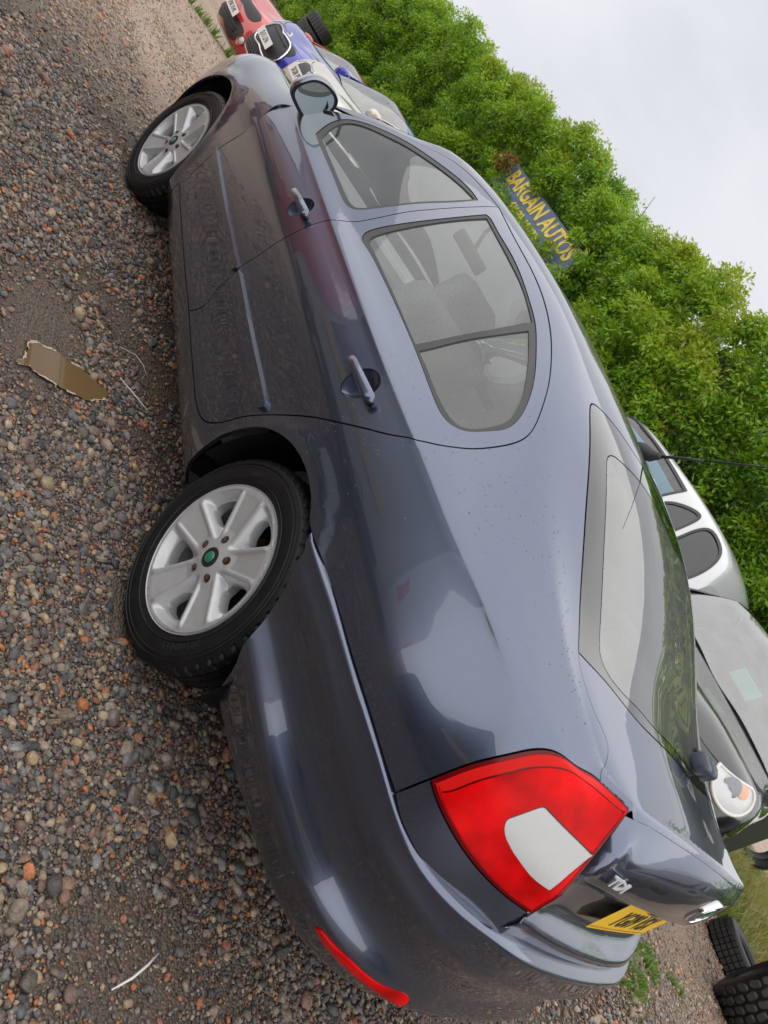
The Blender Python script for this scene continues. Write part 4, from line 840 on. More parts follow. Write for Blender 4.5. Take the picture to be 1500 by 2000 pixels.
# ------------------------------------------------------------------ ground
def sst(t): t=np.clip(t,0,1); return t*t*(3-2*t)
def zt(x,y):
    x=np.asarray(x,float);y=np.asarray(y,float)
    return .30*sst((y-1.0)/1.25)*sst((x+1.5)/3.2)+np.interp(-x,[4.4,5.2,6.3,8.3,10.5,16,60],[0,-.02,-.12,-.40,-.58,-.62,-.62])*sst((y+2.5)/2.5)
PUD=[(1.833,-1.242),(1.794,-1.237),(1.757,-1.215),(1.75,-1.191),(1.726,-1.14),(1.73,-1.103),(1.716,-1.054),(1.72,-1.007),(1.727,-.96),(1.736,-.924),(1.778,-.941),(1.837,-.997),(1.859,-1.046),(1.874,-1.102),(1.887,-1.157),(1.897,-1.201),(1.893,-1.23),(1.912,-1.262),(1.9,-1.268),(1.877,-1.246)]
PUDs=spl(PUD,True,.006)
def noise2(x,y,s,seed=0):
    x=np.asarray(x)*s;y=np.asarray(y)*s; xi=np.floor(x).astype(int);yi=np.floor(y).astype(int);fx=x-xi;fy=y-yi
    def hsh(a,b): n=(a*374761393+b*668265263+seed*982451653)&0xffffffff; n=((n^(n>>13))*1274126177)&0xffffffff; return ((n^(n>>16))&0xffff)/65535.
    fx=fx*fx*(3-2*fx);fy=fy*fy*(3-2*fy)
    return (hsh(xi,yi)*(1-fx)+hsh(xi+1,yi)*fx)*(1-fy)+(hsh(xi,yi+1)*(1-fx)+hsh(xi+1,yi+1)*fx)*fy
PUDs=PUDs+np.random.default_rng(3).normal(0,.0012,PUDs.shape)+np.stack([.012*(noise2(PUDs[:,0],PUDs[:,1],38,21)-.5),.012*(noise2(PUDs[:,0],PUDs[:,1],38,22)-.5)],1)
def dpoly(P,q):
    a=P;b=np.roll(P,-1,0);d=np.full(len(q),9.)
    for p0,p1 in zip(a,b):
        e=p1-p0;t=np.clip(((q-p0)@e)/(e@e+1e-9),0,1);d=np.minimum(d,np.linalg.norm(q-p0-t[:,None]*e,axis=1))
    return np.where(inside(P,q),-d,d)
xs=np.unique(np.r_[np.linspace(-90,-14,20),np.arange(-14,6.01,.2),np.linspace(6,90,20)]); ys=np.unique(np.r_[np.linspace(-90,-5,16),np.arange(-5,9.01,.2),np.linspace(9,90,16)])
gx,gy=np.meshgrid(xs,ys,indexing='ij'); gz=zt(gx,gy); V=np.c_[gx.ravel(),gy.ravel(),gz.ravel()-.002]; nx,ny=gx.shape
ii,jj=np.meshgrid(np.arange(nx-1),np.arange(ny-1),indexing='ij'); Q=(ii*ny+jj).ravel(); FQ=np.c_[Q,Q+ny,Q+ny+1,Q+1]
gm=bpy.data.materials.new('gravelly_soil'); gm.use_nodes=True; t=gm.node_tree; p=t.nodes['Principled BSDF']; k=t.links.new; n=t.nodes.new
c=n('ShaderNodeTexCoord'); vo=n('ShaderNodeTexVoronoi'); vo.inputs['Scale'].default_value=120; k(c.outputs['Object'],vo.inputs['Vector'])
rp=n('ShaderNodeValToRGB'); e=rp.color_ramp.elements; e[0].position=0; e[0].color=(.03,.03,.03,1); e[1].position=1; e[1].color=(.10,.09,.08,1)
for q,cc in ((.25,(.07,.066,.062,1)),(.45,(.12,.105,.09,1)),(.62,(.17,.14,.11,1)),(.74,(.20,.08,.045,1)),(.86,(.20,.18,.15,1))): w=e.new(q); w.color=cc
sp=n('ShaderNodeSeparateColor'); k(vo.outputs['Color'],sp.inputs[0]); k(sp.outputs[0],rp.inputs[0])
ns=n('ShaderNodeTexNoise'); ns.inputs['Scale'].default_value=.9; ns.inputs['Detail'].default_value=7; ns.inputs['Roughness'].default_value=.65; k(c.outputs['Object'],ns.inputs['Vector'])
sr=n('ShaderNodeValToRGB'); sr.color_ramp.elements[0].position=.3; sr.color_ramp.elements[0].color=(.075,.052,.036,1); sr.color_ramp.elements[1].position=.7; sr.color_ramp.elements[1].color=(.155,.11,.075,1); k(ns.outputs['Fac'],sr.inputs[0])
n3=n('ShaderNodeTexNoise'); n3.inputs['Scale'].default_value=200; n3.inputs['Detail'].default_value=4; k(c.outputs['Object'],n3.inputs['Vector'])
m0=n('ShaderNodeMapRange'); m0.inputs[1].default_value=.42; m0.inputs[2].default_value=.60; k(n3.outputs['Fac'],m0.inputs[0])
mi=n('ShaderNodeMix'); mi.data_type='RGBA'; mi.inputs[0].default_value=.55; k(sr.outputs[0],mi.inputs[6]); k(rp.outputs[0],mi.inputs[7]); k(m0.outputs[0],mi.inputs[0]); sx_=n('ShaderNodeSeparateXYZ'); k(c.outputs['Object'],sx_.inputs[0]); ra_=n('ShaderNodeMapRange'); ra_.inputs[1].default_value=-.4; ra_.inputs[2].default_value=-2.4; k(sx_.outputs[0],ra_.inputs[0]); rb_=n('ShaderNodeMapRange'); rb_.inputs[1].default_value=1.6; rb_.inputs[2].default_value=4; k(sx_.outputs[1],rb_.inputs[0])
mxx=n('ShaderNodeMath'); mxx.operation='MAXIMUM'; k(ra_.outputs[0],mxx.inputs[0]); k(rb_.outputs[0],mxx.inputs[1]); mlt=n('ShaderNodeVectorMath'); mlt.operation='SCALE'; k(mi.outputs[2],mlt.inputs[0]); sc_=n('ShaderNodeMapRange'); sc_.inputs[3].default_value=1.0; sc_.inputs[4].default_value=3.4; k(mxx.outputs[0],sc_.inputs[0]); k(sc_.outputs[0],mlt.inputs['Scale']); k(mlt.outputs[0],p.inputs['Base Color'])
p.inputs['Roughness'].default_value=.75; bp=n('ShaderNodeBump'); bp.inputs['Strength'].default_value=.9; bp.inputs['Distance'].default_value=.012
iv=n('ShaderNodeMath'); iv.operation='SUBTRACT'; iv.inputs[0].default_value=1; k(vo.outputs['Distance'],iv.inputs[1]); k(iv.outputs[0],bp.inputs['Height']); k(bp.outputs[0],p.inputs['Normal'])
ground=fast('ground',V,FQ,gm,None,True); tag(ground,kind='structure')
# muddy puddle with pale scum at its edge
_pc=PUDs.mean(0); PV=[(x,y,.0065) for x,y in PUDs]; 
water=mat('muddy_water',(.155,.098,.042),.02,spec=.6)
pud=obj('puddle',PV,[tuple(range(len(PV)))[::1 if area(PUDs)>0 else -1]],water); tag(pud,kind='structure')
scum=mat('puddle_scum',(.44,.37,.29),.5,vary=.25,vscale=60,bump=.4,bscale=150); sm=MB()
_nP=len(PUDs); _on=[noise2(i*.17,0,1,3)>.42 for i in range(_nP)]
for i in range(_nP):
    if _on[i]:
        a,b=PUDs[i],PUDs[(i+1)%_nP]
        def off(q,i_,sg): o=(q-_pc)/np.linalg.norm(q-_pc); w=.0015+.009*noise2(i_*.37,sg,1,5)**2; e=q+o*w*sg; return (e[0],e[1],.0082)
        sm.add([off(a,i,-1),off(a,i,1),off(b,i+1,1),off(b,i+1,-1)],[(0,1,2,3)])
o=sm.build('puddle_scum',scum,pud,True); o['kind']='stuff'
# pebbles: many thousand loose stones on the soil
CX=np.array([3.838,-2.108,1.2696]); RR=np.array(_r)
def seen(x,y,z,mg=.22):
    q=(np.c_[x,y,z]-CX)@RR.T; s=1464.56/np.maximum(q[:,2],.05); a=q[:,0]*s/750; b=q[:,1]*s/1000
    return (q[:,2]>.2)&(abs(a)<1+mg*1.3)&(abs(b)<1+mg)
protos=bpy.data.collections.new('pebble_shapes'); NPR=14
stone=bpy.data.materials.new('pebble_stone'); stone.use_nodes=True; t=stone.node_tree; p=t.nodes['Principled BSDF']; k=t.links.new; n=t.nodes.new
oi=n('ShaderNodeObjectInfo'); rp=n('ShaderNodeValToRGB'); rp.color_ramp.interpolation='CONSTANT'; e=rp.color_ramp.elements
pal=[(.065,.060,.056),(.12,.105,.092),(.20,.165,.125),(.085,.083,.080),(.13,.11,.09),(.25,.18,.115),(.042,.044,.047),(.14,.09,.075),(.19,.15,.115),(.15,.115,.085),(.38,.135,.05),(.09,.075,.062),(.20,.17,.145),(.33,.26,.18),(.13,.125,.12),(.17,.12,.09),(.19,.185,.175),(.055,.053,.052),(.33,.24,.14),(.11,.10,.105),(.20,.16,.125),(.20,.12,.085),(.09,.092,.092),(.27,.22,.17),(.27,.11,.06),(.125,.12,.115)]
e[0].color=(*pal[0],1); e[1].position=1/len(pal); e[1].color=(*pal[1],1)
for i in range(2,len(pal)): w=e.new(i/len(pal)); w.color=(*pal[i],1)
k(oi.outputs['Random'],rp.inputs[0]); c=n('ShaderNodeTexCoord'); ns=n('ShaderNodeTexNoise'); ns.inputs['Scale'].default_value=1.6; ns.inputs['Detail'].default_value=6; k(c.outputs['Object'],ns.inputs['Vector'])
mr=n('ShaderNodeMapRange'); mr.inputs[1].default_value=.3; mr.inputs[2].default_value=.7; mr.inputs[3].default_value=.70; mr.inputs[4].default_value=1.62; k(ns.outputs['Fac'],mr.inputs[0])
mu=n('ShaderNodeVectorMath'); mu.operation='SCALE'; k(rp.outputs[0],mu.inputs[0]); k(mr.outputs[0],mu.inputs['Scale']); 
lx=n('ShaderNodeSeparateXYZ'); k(oi.outputs['Location'],lx.inputs[0]); la_=n('ShaderNodeMapRange'); la_.inputs[1].default_value=-.2; la_.inputs[2].default_value=-2.6; k(lx.outputs[0],la_.inputs[0]); lb_=n('ShaderNodeMapRange'); lb_.inputs[1].default_value=1.2; lb_.inputs[2].default_value=3.2; k(lx.outputs[1],lb_.inputs[0]); lm_=n('ShaderNodeMath'); lm_.operation='MAXIMUM'; k(la_.outputs[0],lm_.inputs[0]); k(lb_.outputs[0],lm_.inputs[1])
dry=n('ShaderNodeMix'); dry.data_type='RGBA'; k(lm_.outputs[0],dry.inputs[0]); k(mu.outputs[0],dry.inputs[6]); ad=n('ShaderNodeVectorMath'); ad.operation='MULTIPLY_ADD'; ad.inputs[1].default_value=(1.15,1.1,1.05); ad.inputs[2].default_value=(.13,.105,.08); k(mu.outputs[0],ad.inputs[0]); k(ad.outputs[0],dry.inputs[7]); k(dry.outputs[2],p.inputs['Base Color']); p.inputs['Roughness'].default_value=.33
n4=n('ShaderNodeTexNoise'); n4.inputs['Scale'].default_value=6; n4.inputs['Detail'].default_value=4; k(c.outputs['Object'],n4.inputs['Vector']); bp=n('ShaderNodeBump'); bp.inputs['Strength'].default_value=.35; bp.inputs['Distance'].default_value=.15; k(n4.outputs['Fac'],bp.inputs['Height']); k(bp.outputs[0],p.inputs['Normal'])
for i in range(NPR):
    bm=bmesh.new(); sx=(1,random.uniform(.62,.95),random.uniform(.42,.72)); pw=random.choice((1,1,.8,.65))
    for _ in range(random.choice((16,22,30,40))):
        d=Vector((random.gauss(0,1),random.gauss(0,1),random.gauss(0,1))).normalized(); d=Vector([math.copysign(abs(q)**pw,q) for q in d]); bm.verts.new((d.x*sx[0],d.y*sx[1],d.z*sx[2]))
    r=bmesh.ops.convex_hull(bm,input=bm.verts[:]); bmesh.ops.delete(bm,geom=[v for v in bm.verts if not v.link_faces],context='VERTS')
    bmesh.ops.subdivide_edges(bm,edges=bm.edges[:],cuts=1,smooth=(.65 if i%2 else .25),use_grid_fill=True)
    me=bpy.data.meshes.new('pebble'); bm.to_mesh(me); bm.free(); me.polygons.foreach_set('use_smooth',[True]*len(me.polygons)); me.materials.append(stone)
    try: me.set_sharp_from_angle(angle=math.radians(42))
    except Exception: pass
    protos.objects.link(bpy.data.objects.new('pebble',me))
def stones(x0,x1,y0,y1,sp,dmin,dmax,rmul,all_=False):
    a,b=np.meshgrid(np.arange(x0,x1,sp),np.arange(y0,y1,sp)); a=a.ravel()+rng.uniform(-.5,.5,a.size)*sp; b=b.ravel()+rng.uniform(-.5,.5,b.size)*sp
    d=np.hypot(a-CX[0],b-CX[1]); z=zt(a,b); ok=(d>=dmin)&(d<dmax)&(seen(a,b,z) if not all_ else ~seen(a,b,z))
    a,b,z,d=a[ok],b[ok],z[ok],d[ok]
    r=np.clip(rng.lognormal(math.log(.0048),.46,len(a)),.0024,.0145)*rmul
    return np.c_[a,b,z,r]
PB=np.concatenate([stones(-1,6.5,-3.2,3.5,.0094,0,2.4,.92),stones(-1,6.5,-3.2,3.5,.0085,0,2.1,.42),stones(-1,6.5,-3.2,3.5,.025,0,2.4,1.7),stones(-3,7,-4,5,.0145,2.4,4.2,1.2),stones(-3,7,-4,5,.034,2.4,4.2,1.8),stones(-8,8,-4,9,.024,4.2,7.5,1.35),stones(-14,8,-4,9,.040,7.5,13,1.6),stones(-2,6,-4.2,1.5,.030,0,9,2.1,True)])
x,y=PB[:,0],PB[:,1]; q=PB[:,:2]; dp=dpoly(PUDs,q)
ex=(x-1.70)/.34; ey=(y+1.20)/.17; wet=np.clip(1.25-np.hypot(ex,ey),0,1)            # trodden soil round the puddle
dirt=np.maximum(wet*1.5,np.clip((noise2(x,y,1.7,1)*.65+noise2(x,y,6,2)*.35-.66)*6,0,.75))
dirt=np.maximum(dirt,np.clip(1.15-np.hypot((x-3.45)/.22,(y+.80)/.28),0,.62)); dirt=np.maximum(dirt,np.clip(1.1-np.hypot((x-3.0)/.5,(y-3.9)/1.1),0,.9)); dirt=np.maximum(dirt,np.clip(1-abs(y+2.05+.10*np.sin(x*2)-(x*.02))/.16,0,.55)*(x<-.2)); dirt=np.maximum(dirt,np.clip(1-abs(y+.62+.1*np.sin(x*1.3))/.22,0,.6)*(x<-1.2))
dirt=np.maximum(dirt,np.clip((-x-2.2)/4,0,.62)*np.clip((y+2.2)/.8,0,1))
keep=(rng.random(len(x))>dirt)&((dp>.002)|(rng.random(len(x))<.012))
under=(x>.55)&(x<2.15)&(abs(y)<.55); keep&=~under
for wx in (0,2.578):
    keep&=~((abs(x-wx)<.10)&(abs(abs(y)-.765)<.125))
PB=PB[keep]; x=x[keep];y=y[keep]
PB[:,3]*=np.where(dirt[keep]>.3,.8,1); PB[:,2]+=PB[:,3]*rng.uniform(.05,.5,len(PB))
me=bpy.data.meshes.new('pebbles'); me.vertices.add(len(PB)); me.vertices.foreach_set('co',PB[:,:3].astype(np.float32).ravel())
at=me.attributes.new('size','FLOAT','POINT'); at.data.foreach_set('value',PB[:,3].astype(np.float32))
at=me.attributes.new('turn','FLOAT_VECTOR','POINT'); tr=np.c_[rng.normal(0,.35,len(PB)),rng.normal(0,.35,len(PB)),rng.uniform(0,6.28,len(PB))]; at.data.foreach_set('vector',tr.astype(np.float32).ravel())
at=me.attributes.new('pick','INT','POINT'); at.data.foreach_set('value',rng.integers(0,NPR,len(PB)).astype(np.int32))
peb=link('pebbles',me); tag(peb,kind='stuff')
ng=bpy.data.node_groups.new('scatter_pebbles','GeometryNodeTree'); ng.interface.new_socket('Geometry',in_out='INPUT',socket_type='NodeSocketGeometry'); ng.interface.new_socket('Geometry',in_out='OUTPUT',socket_type='NodeSocketGeometry')
n=ng.nodes.new; k=ng.links.new; gi_=n('NodeGroupInput'); go=n('NodeGroupOutput'); ip=n('GeometryNodeInstanceOnPoints'); ci=n('GeometryNodeCollectionInfo'); ci.inputs['Collection'].default_value=protos; ci.inputs['Separate Children'].default_value=True; ci.inputs['Reset Children'].default_value=True
def attr(nm,ty): a=n('GeometryNodeInputNamedAttribute'); a.data_type=ty; a.inputs['Name'].default_value=nm; return a
k(gi_.outputs[0],ip.inputs['Points']); k(ci.outputs[0],ip.inputs['Instance']); ip.inputs['Pick Instance'].default_value=True
k(attr('pick','INT').outputs['Attribute'],ip.inputs['Instance Index']); er=n('FunctionNodeEulerToRotation'); k(attr('turn','FLOAT_VECTOR').outputs['Attribute'],er.inputs[0]); k(er.outputs[0],ip.inputs['Rotation']); k(attr('size','FLOAT').outputs['Attribute'],ip.inputs['Scale']); k(ip.outputs[0],go.inputs[0])
md=peb.modifiers.new('scatter','NODES'); md.node_group=ng
# pale straws and bits of litter on the gravel
straw=mat('straw',(.55,.47,.33),.6); white=mat('white_quill',(.72,.72,.70),.5)
def stick(name,label,pts,r,m): tag(MB().tube([(a,b,.017+.004*i*(len(pts)-1-i)) for i,(a,b) in enumerate(pts)],[r*.6]+[r]*(len(pts)-2)+[r*.5],6).build(name,m,None,True),label,name.replace('_',' '))
stick('dry_stalk','thin straw-coloured stalk curving over the gravel beside the puddle',[(1.441,-.885),(1.423,-.814),(1.446,-.775),(1.483,-.746)],.0016,straw)
stick('white_quill','slim white quill lying between the muddy puddle and the sill of the car',[(1.617,-.882),(1.657,-.829),(1.679,-.782),(1.685,-.734)],.0020,white)
stick('broken_quill','thick white broken quill on sandy gravel behind the rear bumper',[(3.421,-.749),(3.448,-.791),(3.472,-.833),(3.491,-.879)],.0027,white)
# ------------------------------------------------------------------ hedge along the back of the yard
def leafmat(name,col):
    m=bpy.data.materials.new(name); m.use_nodes=True; t=m.node_tree; k=t.links.new; n=t.nodes.new; p=t.nodes['Principled BSDF']; out=t.nodes['Material Output']
    p.inputs['Base Color'].default_value=(*col,1); p.inputs['Roughness'].default_value=.42; tl=n('ShaderNodeBsdfTranslucent'); tl.inputs[0].default_value=(min(1,col[0]*1.5),min(1,col[1]*1.5),col[2],1); mx=n('ShaderNodeMixShader'); mx.inputs[0].default_value=.35
    k(p.outputs[0],mx.inputs[1]); k(tl.outputs[0],mx.inputs[2]); k(mx.outputs[0],out.inputs[0]); return m
LM=[leafmat('leaf_green',(.13,.275,.013)),leafmat('leaf_light',(.235,.385,.02)),leafmat('leaf_dark',(.055,.13,.012)),leafmat('leaf_yellow',(.28,.34,.022)),leafmat('leaf_brown',(.19,.10,.03))]
HX=[-60,-24,-21.4,-18,-14.7,-12.6,-10.1,-8.9,-6.9,-5,-3.66,-1,3,14]; HZ=[3.3,3.3,3.3,3.62,3.62,3.72,3.93,3.97,3.93,3.97,4.2,4.2,4.1,4.0]
def leaves(cl,per,lo,hi):
    """cl: clump rows (x,y,z,r,tone)"""
    n=len(cl)*per; C_=np.repeat(cl,per,0); d=rng.normal(size=(n,3)); d[:,1]-=.55; d[:,2]+=.25; d/=np.linalg.norm(d,axis=1,keepdims=True); rr=C_[:,3:4]*rng.uniform(.45,1.05,(n,1))
    P0=C_[:,:3]+d*rr*np.array([1.05,1,.95]); ax=d*.7+rng.normal(size=(n,3))*.55+np.array([0,-.15,-.45]); ax/=np.linalg.norm(ax,axis=1,keepdims=True)
    sd_=np.cross(ax,d+rng.normal(size=(n,3))*.5); sd_/=np.linalg.norm(sd_,axis=1,keepdims=True)+1e-9; up=np.cross(sd_,ax)
    Lh=rng.uniform(lo,hi,(n,1)); Wd=Lh*rng.uniform(.15,.22,(n,1))
    A=P0; Bm=P0+ax*Lh*.5; Tt=P0+ax*Lh-up*Lh*.12
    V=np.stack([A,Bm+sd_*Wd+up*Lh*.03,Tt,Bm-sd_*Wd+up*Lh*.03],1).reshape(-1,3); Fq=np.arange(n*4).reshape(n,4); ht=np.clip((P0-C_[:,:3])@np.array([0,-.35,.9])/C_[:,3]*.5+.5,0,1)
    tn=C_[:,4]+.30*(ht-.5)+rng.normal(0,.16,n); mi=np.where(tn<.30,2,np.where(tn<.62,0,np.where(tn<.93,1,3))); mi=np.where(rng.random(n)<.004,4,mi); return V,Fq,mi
def foliage(name,cl,per,lo,hi,parent):
    V,Fq,mi=leaves(cl,per,lo,hi); o=fast(name,V,Fq,LM[0],parent); 
    for m in LM[1:]: o.data.materials.append(m)
    o.data.polygons.foreach_set('material_index',mi.astype(np.int32)); o.data.update(); return o
cl=[]
for X in np.arange(-34,1.6,.62):
    for Z in np.arange(.15,np.interp(X,HX,HZ)+.3,.56):
        mx_=X+rng.uniform(-.26,.26); mz=Z+rng.uniform(-.24,.24); th=np.interp(mx_,HX,HZ)+.42*(noise2(mx_,0,.9,13)-.5)+.25*(noise2(mx_,0,2.3,14)-.5)
        if mz>th-.28: mz=th-.28-rng.uniform(0,.2)
        big=noise2(mx_,mz,.55,11); my=7.15-1.05*big-rng.uniform(0,.55)+max(0,(mz-(th-.9))/.9)**2*.55
        if -9.2<mx_<-5.4 and 1.95<mz<2.95: my=max(my,6.75)
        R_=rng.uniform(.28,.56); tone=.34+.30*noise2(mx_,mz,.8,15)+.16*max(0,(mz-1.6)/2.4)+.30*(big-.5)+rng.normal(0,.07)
        for q in range(11):
            d=rng.normal(size=3); d[1]=-abs(d[1])-.15; d[2]+=.25; d/=np.linalg.norm(d); rr=R_*rng.uniform(.55,.95)
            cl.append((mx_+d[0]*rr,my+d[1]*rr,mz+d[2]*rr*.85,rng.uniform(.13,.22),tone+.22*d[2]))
for q in range(2600):
    X=rng.uniform(-30,1.6); th=np.interp(X,HX,HZ)+.42*(noise2(X,0,.9,13)-.5); Z=rng.uniform(.1,th-.2); big=noise2(X,Z,.55,11); my=6.95-1.0*big-rng.uniform(-.25,.45)+max(0,(Z-(th-.9))/.9)**2*.5
    if -9.2<X<-5.4 and 1.95<Z<2.95: my=max(my,6.6)
    cl.append((X,my,Z,rng.uniform(.12,.27),.30+.34*noise2(X,Z,.8,15)+.16*max(0,(Z-1.6)/2.4)+rng.normal(0,.14)))
for X in np.arange(-34,1.7,.34):
    for q in range(5):
        xx=X+rng.uniform(-.2,.2); th=np.interp(xx,HX,HZ)+.42*(noise2(xx,0,.9,13)-.5)+.25*(noise2(xx,0,2.3,14)-.5); cl.append((xx,6.95+q*.32,th-.14-.05*abs(q-1)+rng.uniform(-.1,.08),rng.uniform(.17,.30),.72+rng.uniform(-.2,.25)))
for X in np.arange(2.2,24,1.1):
    for Z in np.arange(.4,4.6,.8):
        mx_=X+rng.uniform(-.4,.4); my=19.5-.25*X+rng.uniform(-1,1); tone=.4+.4*noise2(mx_,Z,.6,15)
        for q in range(6):
            d=rng.normal(size=3); d[1]=-abs(d[1])-.2; d/=np.linalg.norm(d); cl.append((mx_+d[0]*.7,my+d[1]*.7,Z+d[2]*.6,rng.uniform(.35,.5),tone))
cl=np.array(cl); vis=seen(cl[:,0],cl[:,1],cl[:,2],.12)
hedge=thing('hedge','tall bright green clipped-back hedge running along the back of the yard','hedge',(0,0,0))
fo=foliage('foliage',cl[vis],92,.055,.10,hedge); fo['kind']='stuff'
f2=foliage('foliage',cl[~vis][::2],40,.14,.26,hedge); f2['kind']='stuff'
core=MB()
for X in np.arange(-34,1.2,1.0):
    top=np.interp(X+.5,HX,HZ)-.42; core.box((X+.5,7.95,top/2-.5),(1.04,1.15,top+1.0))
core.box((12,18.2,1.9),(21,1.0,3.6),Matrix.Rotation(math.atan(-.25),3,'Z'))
core.build('hedge_core',mat('hedge_shade',(.012,.018,.006),.9),hedge)  # solid boxes coloured like the deep shade between the leaves
tw=MB(); 
for i in range(60):
    X=rng.uniform(-14,-2); Z=rng.uniform(.6,3.6); a=Vector((X,6.6,Z)); tw.tube([a,a+Vector((rng.uniform(-.3,.3),-.18,rng.uniform(-.1,.4))),a+Vector((rng.uniform(-.4,.4),-.38,rng.uniform(0,.7)))],[.012,.008,.004],5)
o=tw.build('twigs',mat('twig',(.16,.11,.07),.8),hedge); o['kind']='stuff'
# ------------------------------------------------------------------ banner in the hedge, overhead cable
blue=mat('banner_blue',(.085,.125,.22),.55,vary=.25,vscale=3); ylw=mat('banner_yellow',(.66,.50,.06),.5,vary=.3,vscale=20)
A_=Vector((-9.15,6.05,2.40)); Bn=Vector((-5.9,6.05,2.44)); ban=thing('banner','blue banner with yellow lettering half buried in the hedge','banner',tuple((A_+Bn)/2))
Mt=frame((0,-.03,0),(1,0,.012),(0,0,1)); 
pb_=MB().box((0,0,.02),(3.3,.03,.56)); pb_.build('board',blue,ban); text_mesh('lettering','BARGAIN AUTOS',.40,ylw,ban,M=frame((.02,-.02,.10),(1,0,0),(0,0,1)),extr=.003,bold=.012,sx=.93); text_mesh('small_lettering','£1000, MOTS',.15,ylw,ban,M=frame((-.05,-.02,-.17),(1,0,0),(0,0,1)),extr=.003,bold=.006,sx=1.5)
pm_=MB(); pm_.box((-1.62,.05,-1.0),(.07,.07,2.3)); pm_.build('post',mat('post_wood',(.2,.15,.1),.8),ban); MB().box((1.62,.05,-1.0),(.07,.07,2.3)).build('post',MATS['post_wood'],ban)
sp_=np.array([(-5.75,5.95,2.2,.2,.7),(-5.7,5.95,2.62,.16,.7),(-8.0,5.95,2.72,.13,.6),(-6.9,5.95,2.12,.2,.8),(-7.7,5.95,2.1,.18,.7),(-8.4,5.95,2.16,.2,.6),(-6.35,5.95,2.3,.16,.9),(-9.1,5.9,2.45,.24,.9),(-8.85,5.88,2.2,.2,.5),(-6.6,5.9,2.08,.2,.75),(-7.3,5.92,2.06,.2,.6),(-8.1,5.92,2.05,.2,.6),(-6.2,5.9,2.75,.13,.7)]); fs=foliage('foliage',sp_,150,.07,.12,hedge); fs['kind']='stuff'
dead=np.array([(-9.15,5.84,2.5,.16,0.),(-8.98,5.84,2.62,.13,0.),(-8.95,5.82,2.42,.12,0.)]); Vd,Fd,_=leaves(dead,130,.06,.1); o=fast('dead_foliage',Vd,Fd,LM[4],hedge); o['kind']='stuff'
tag(MB().tube([(-30,7.6,3.4),(-16.4,7.6,3.12),(-14.0,7.6,3.66),(-10.2,7.6,3.93),(-6.2,7.6,4.08),(-4.4,7.6,4.17),(-3.6,7.6,4.25),(4,7.6,4.9)][2:],.006,5).build('overhead_cable',black),'thin dark cable strung just above the top of the hedge','cable')
# ------------------------------------------------------------------ the other vehicles in the yard
def fpt(car_scale,y,z,off=0):
    u,v=F.inv([(y,z)],(1,2)); p=F.ev(u,v)[0]+F.nrm(u,v)[0]*off; return Vector(p)
def front_uv(pts): return np.array(pts)
def emblem(car,z,r=.045,y=0):
    p=fpt(1,-max(abs(y),1e-3),z); nrm=Vector((-1,0,.25)).normalized(); Mx=frame(p+nrm*.004,(0,-1,0),(.25,0,1))
    if (Mx.to_3x3()@Vector((0,0,1))).x>0: Mx=frame(p+nrm*.004,(0,1,0),(.25,0,1))
    o=MB().lathe([(r,0),(r*1.02,.006),(r*.86,.010),(r*.80,.007)],28,Mx).build('badge',chrome,car,True,50)
    MB().lathe([(r*.80,.005),(0,.007)],24,Mx).build('badge_ground',mat('badge_grey',(.25,.26,.28),.3,.6),o,True); MB().box((0,0,0),(r*1.9,r*.30,.008)).build('badge_bar',chrome,o).matrix_basis=Mx@Matrix.Translation((0,0,.008))
def front_plate(car,body,z,w=.50):
    p=fpt(1,-.001,z); Mx=frame(p+Vector((-.055,0,0)),(0,-1,0),(.05,0,1))
    if (Mx.to_3x3()@Vector((0,0,1))).x>0: Mx=frame(p+Vector((-.055,0,0)),(0,1,0),(.05,0,1))
    return plate(body,Mx,car,pwhite,w=w,curve=.12)
def slats(car,L,zs,wd,m,name='grille_slat'):
    for z in zs:
        pts=[fpt(1,-y if y else -.001,z,.012) for y in np.linspace(wd,.001,7)]; full=pts+[Vector((p.x,-p.y,p.z)) for p in pts[-2::-1]]
        MB().tube(full,.010,6).build(name,m,car,True)
def fog(car,y,z,m):
    for s in (-1,1):
        p=fpt(1,-y,z,.004); p=Vector((p.x,p.y*-s,p.z)); q=fpt(1,-y-.03,z); Mx=frame(p,(0,1,0),(0,0,1)); n_=Vector((-.9,s*.35,0)).normalized(); Mx=frame(p,Vector((0,0,1)).cross(n_),(0,0,1)); Mx=Mx if (Mx.to_3x3()@Vector((0,0,1))).dot(n_)>0 else frame(p,-Vector((0,0,1)).cross(n_),(0,0,1))
        o=MB().lathe([(.075,-.006),(.075,.002),(.060,-.012)],24,Mx).build('fog_light',m,car,True,40); MB().lathe([(.052,-.004),(.035,.008),(0,.012)],24,Mx).build('fog_lens',clearm,o,True)
def ring_on(car,name,pts,r,m,S=F,off=.006,closed=True):
    X=[S.ev(np.array([u]),np.array([v]))[0]+S.nrm(np.array([u]),np.array([v]))[0]*off for u,v in pts]; X=[Vector(p) for p in X]+([Vector(X[0])] if closed else []); return MB().tube(X,r,6,not closed).build(name,m,car,True)
G1='cars parked in a row in front of the hedge'
sc1=(.95,.94,1.0)
def place_front(px,py,pz,ang,zplate):
    """origin of a car whose plate stands at the given point"""
    h=Vector((math.cos(ang),math.sin(ang),0)); return None
def parked(label,col,plx,ply,plz,ground,ang,platetxt,style,pname,metal=.6,sc=sc1,hl=None):
    global L_HL
    m=paint(pname,col,metal=metal,rough=.3,wet=False); rz=math.radians(ang)
    d=.96*sc[0]; loc=(plx-math.cos(rz+PI)*d,ply-math.sin(rz+PI)*d,ground)
    old=L_HL; key=style
    if hl is not None: L_HL=hl
    car,_=build_car(label,m,loc,rz,sc,h=.075,key='bg_'+style+'_',group=G1); L_HL=old
    return car,m
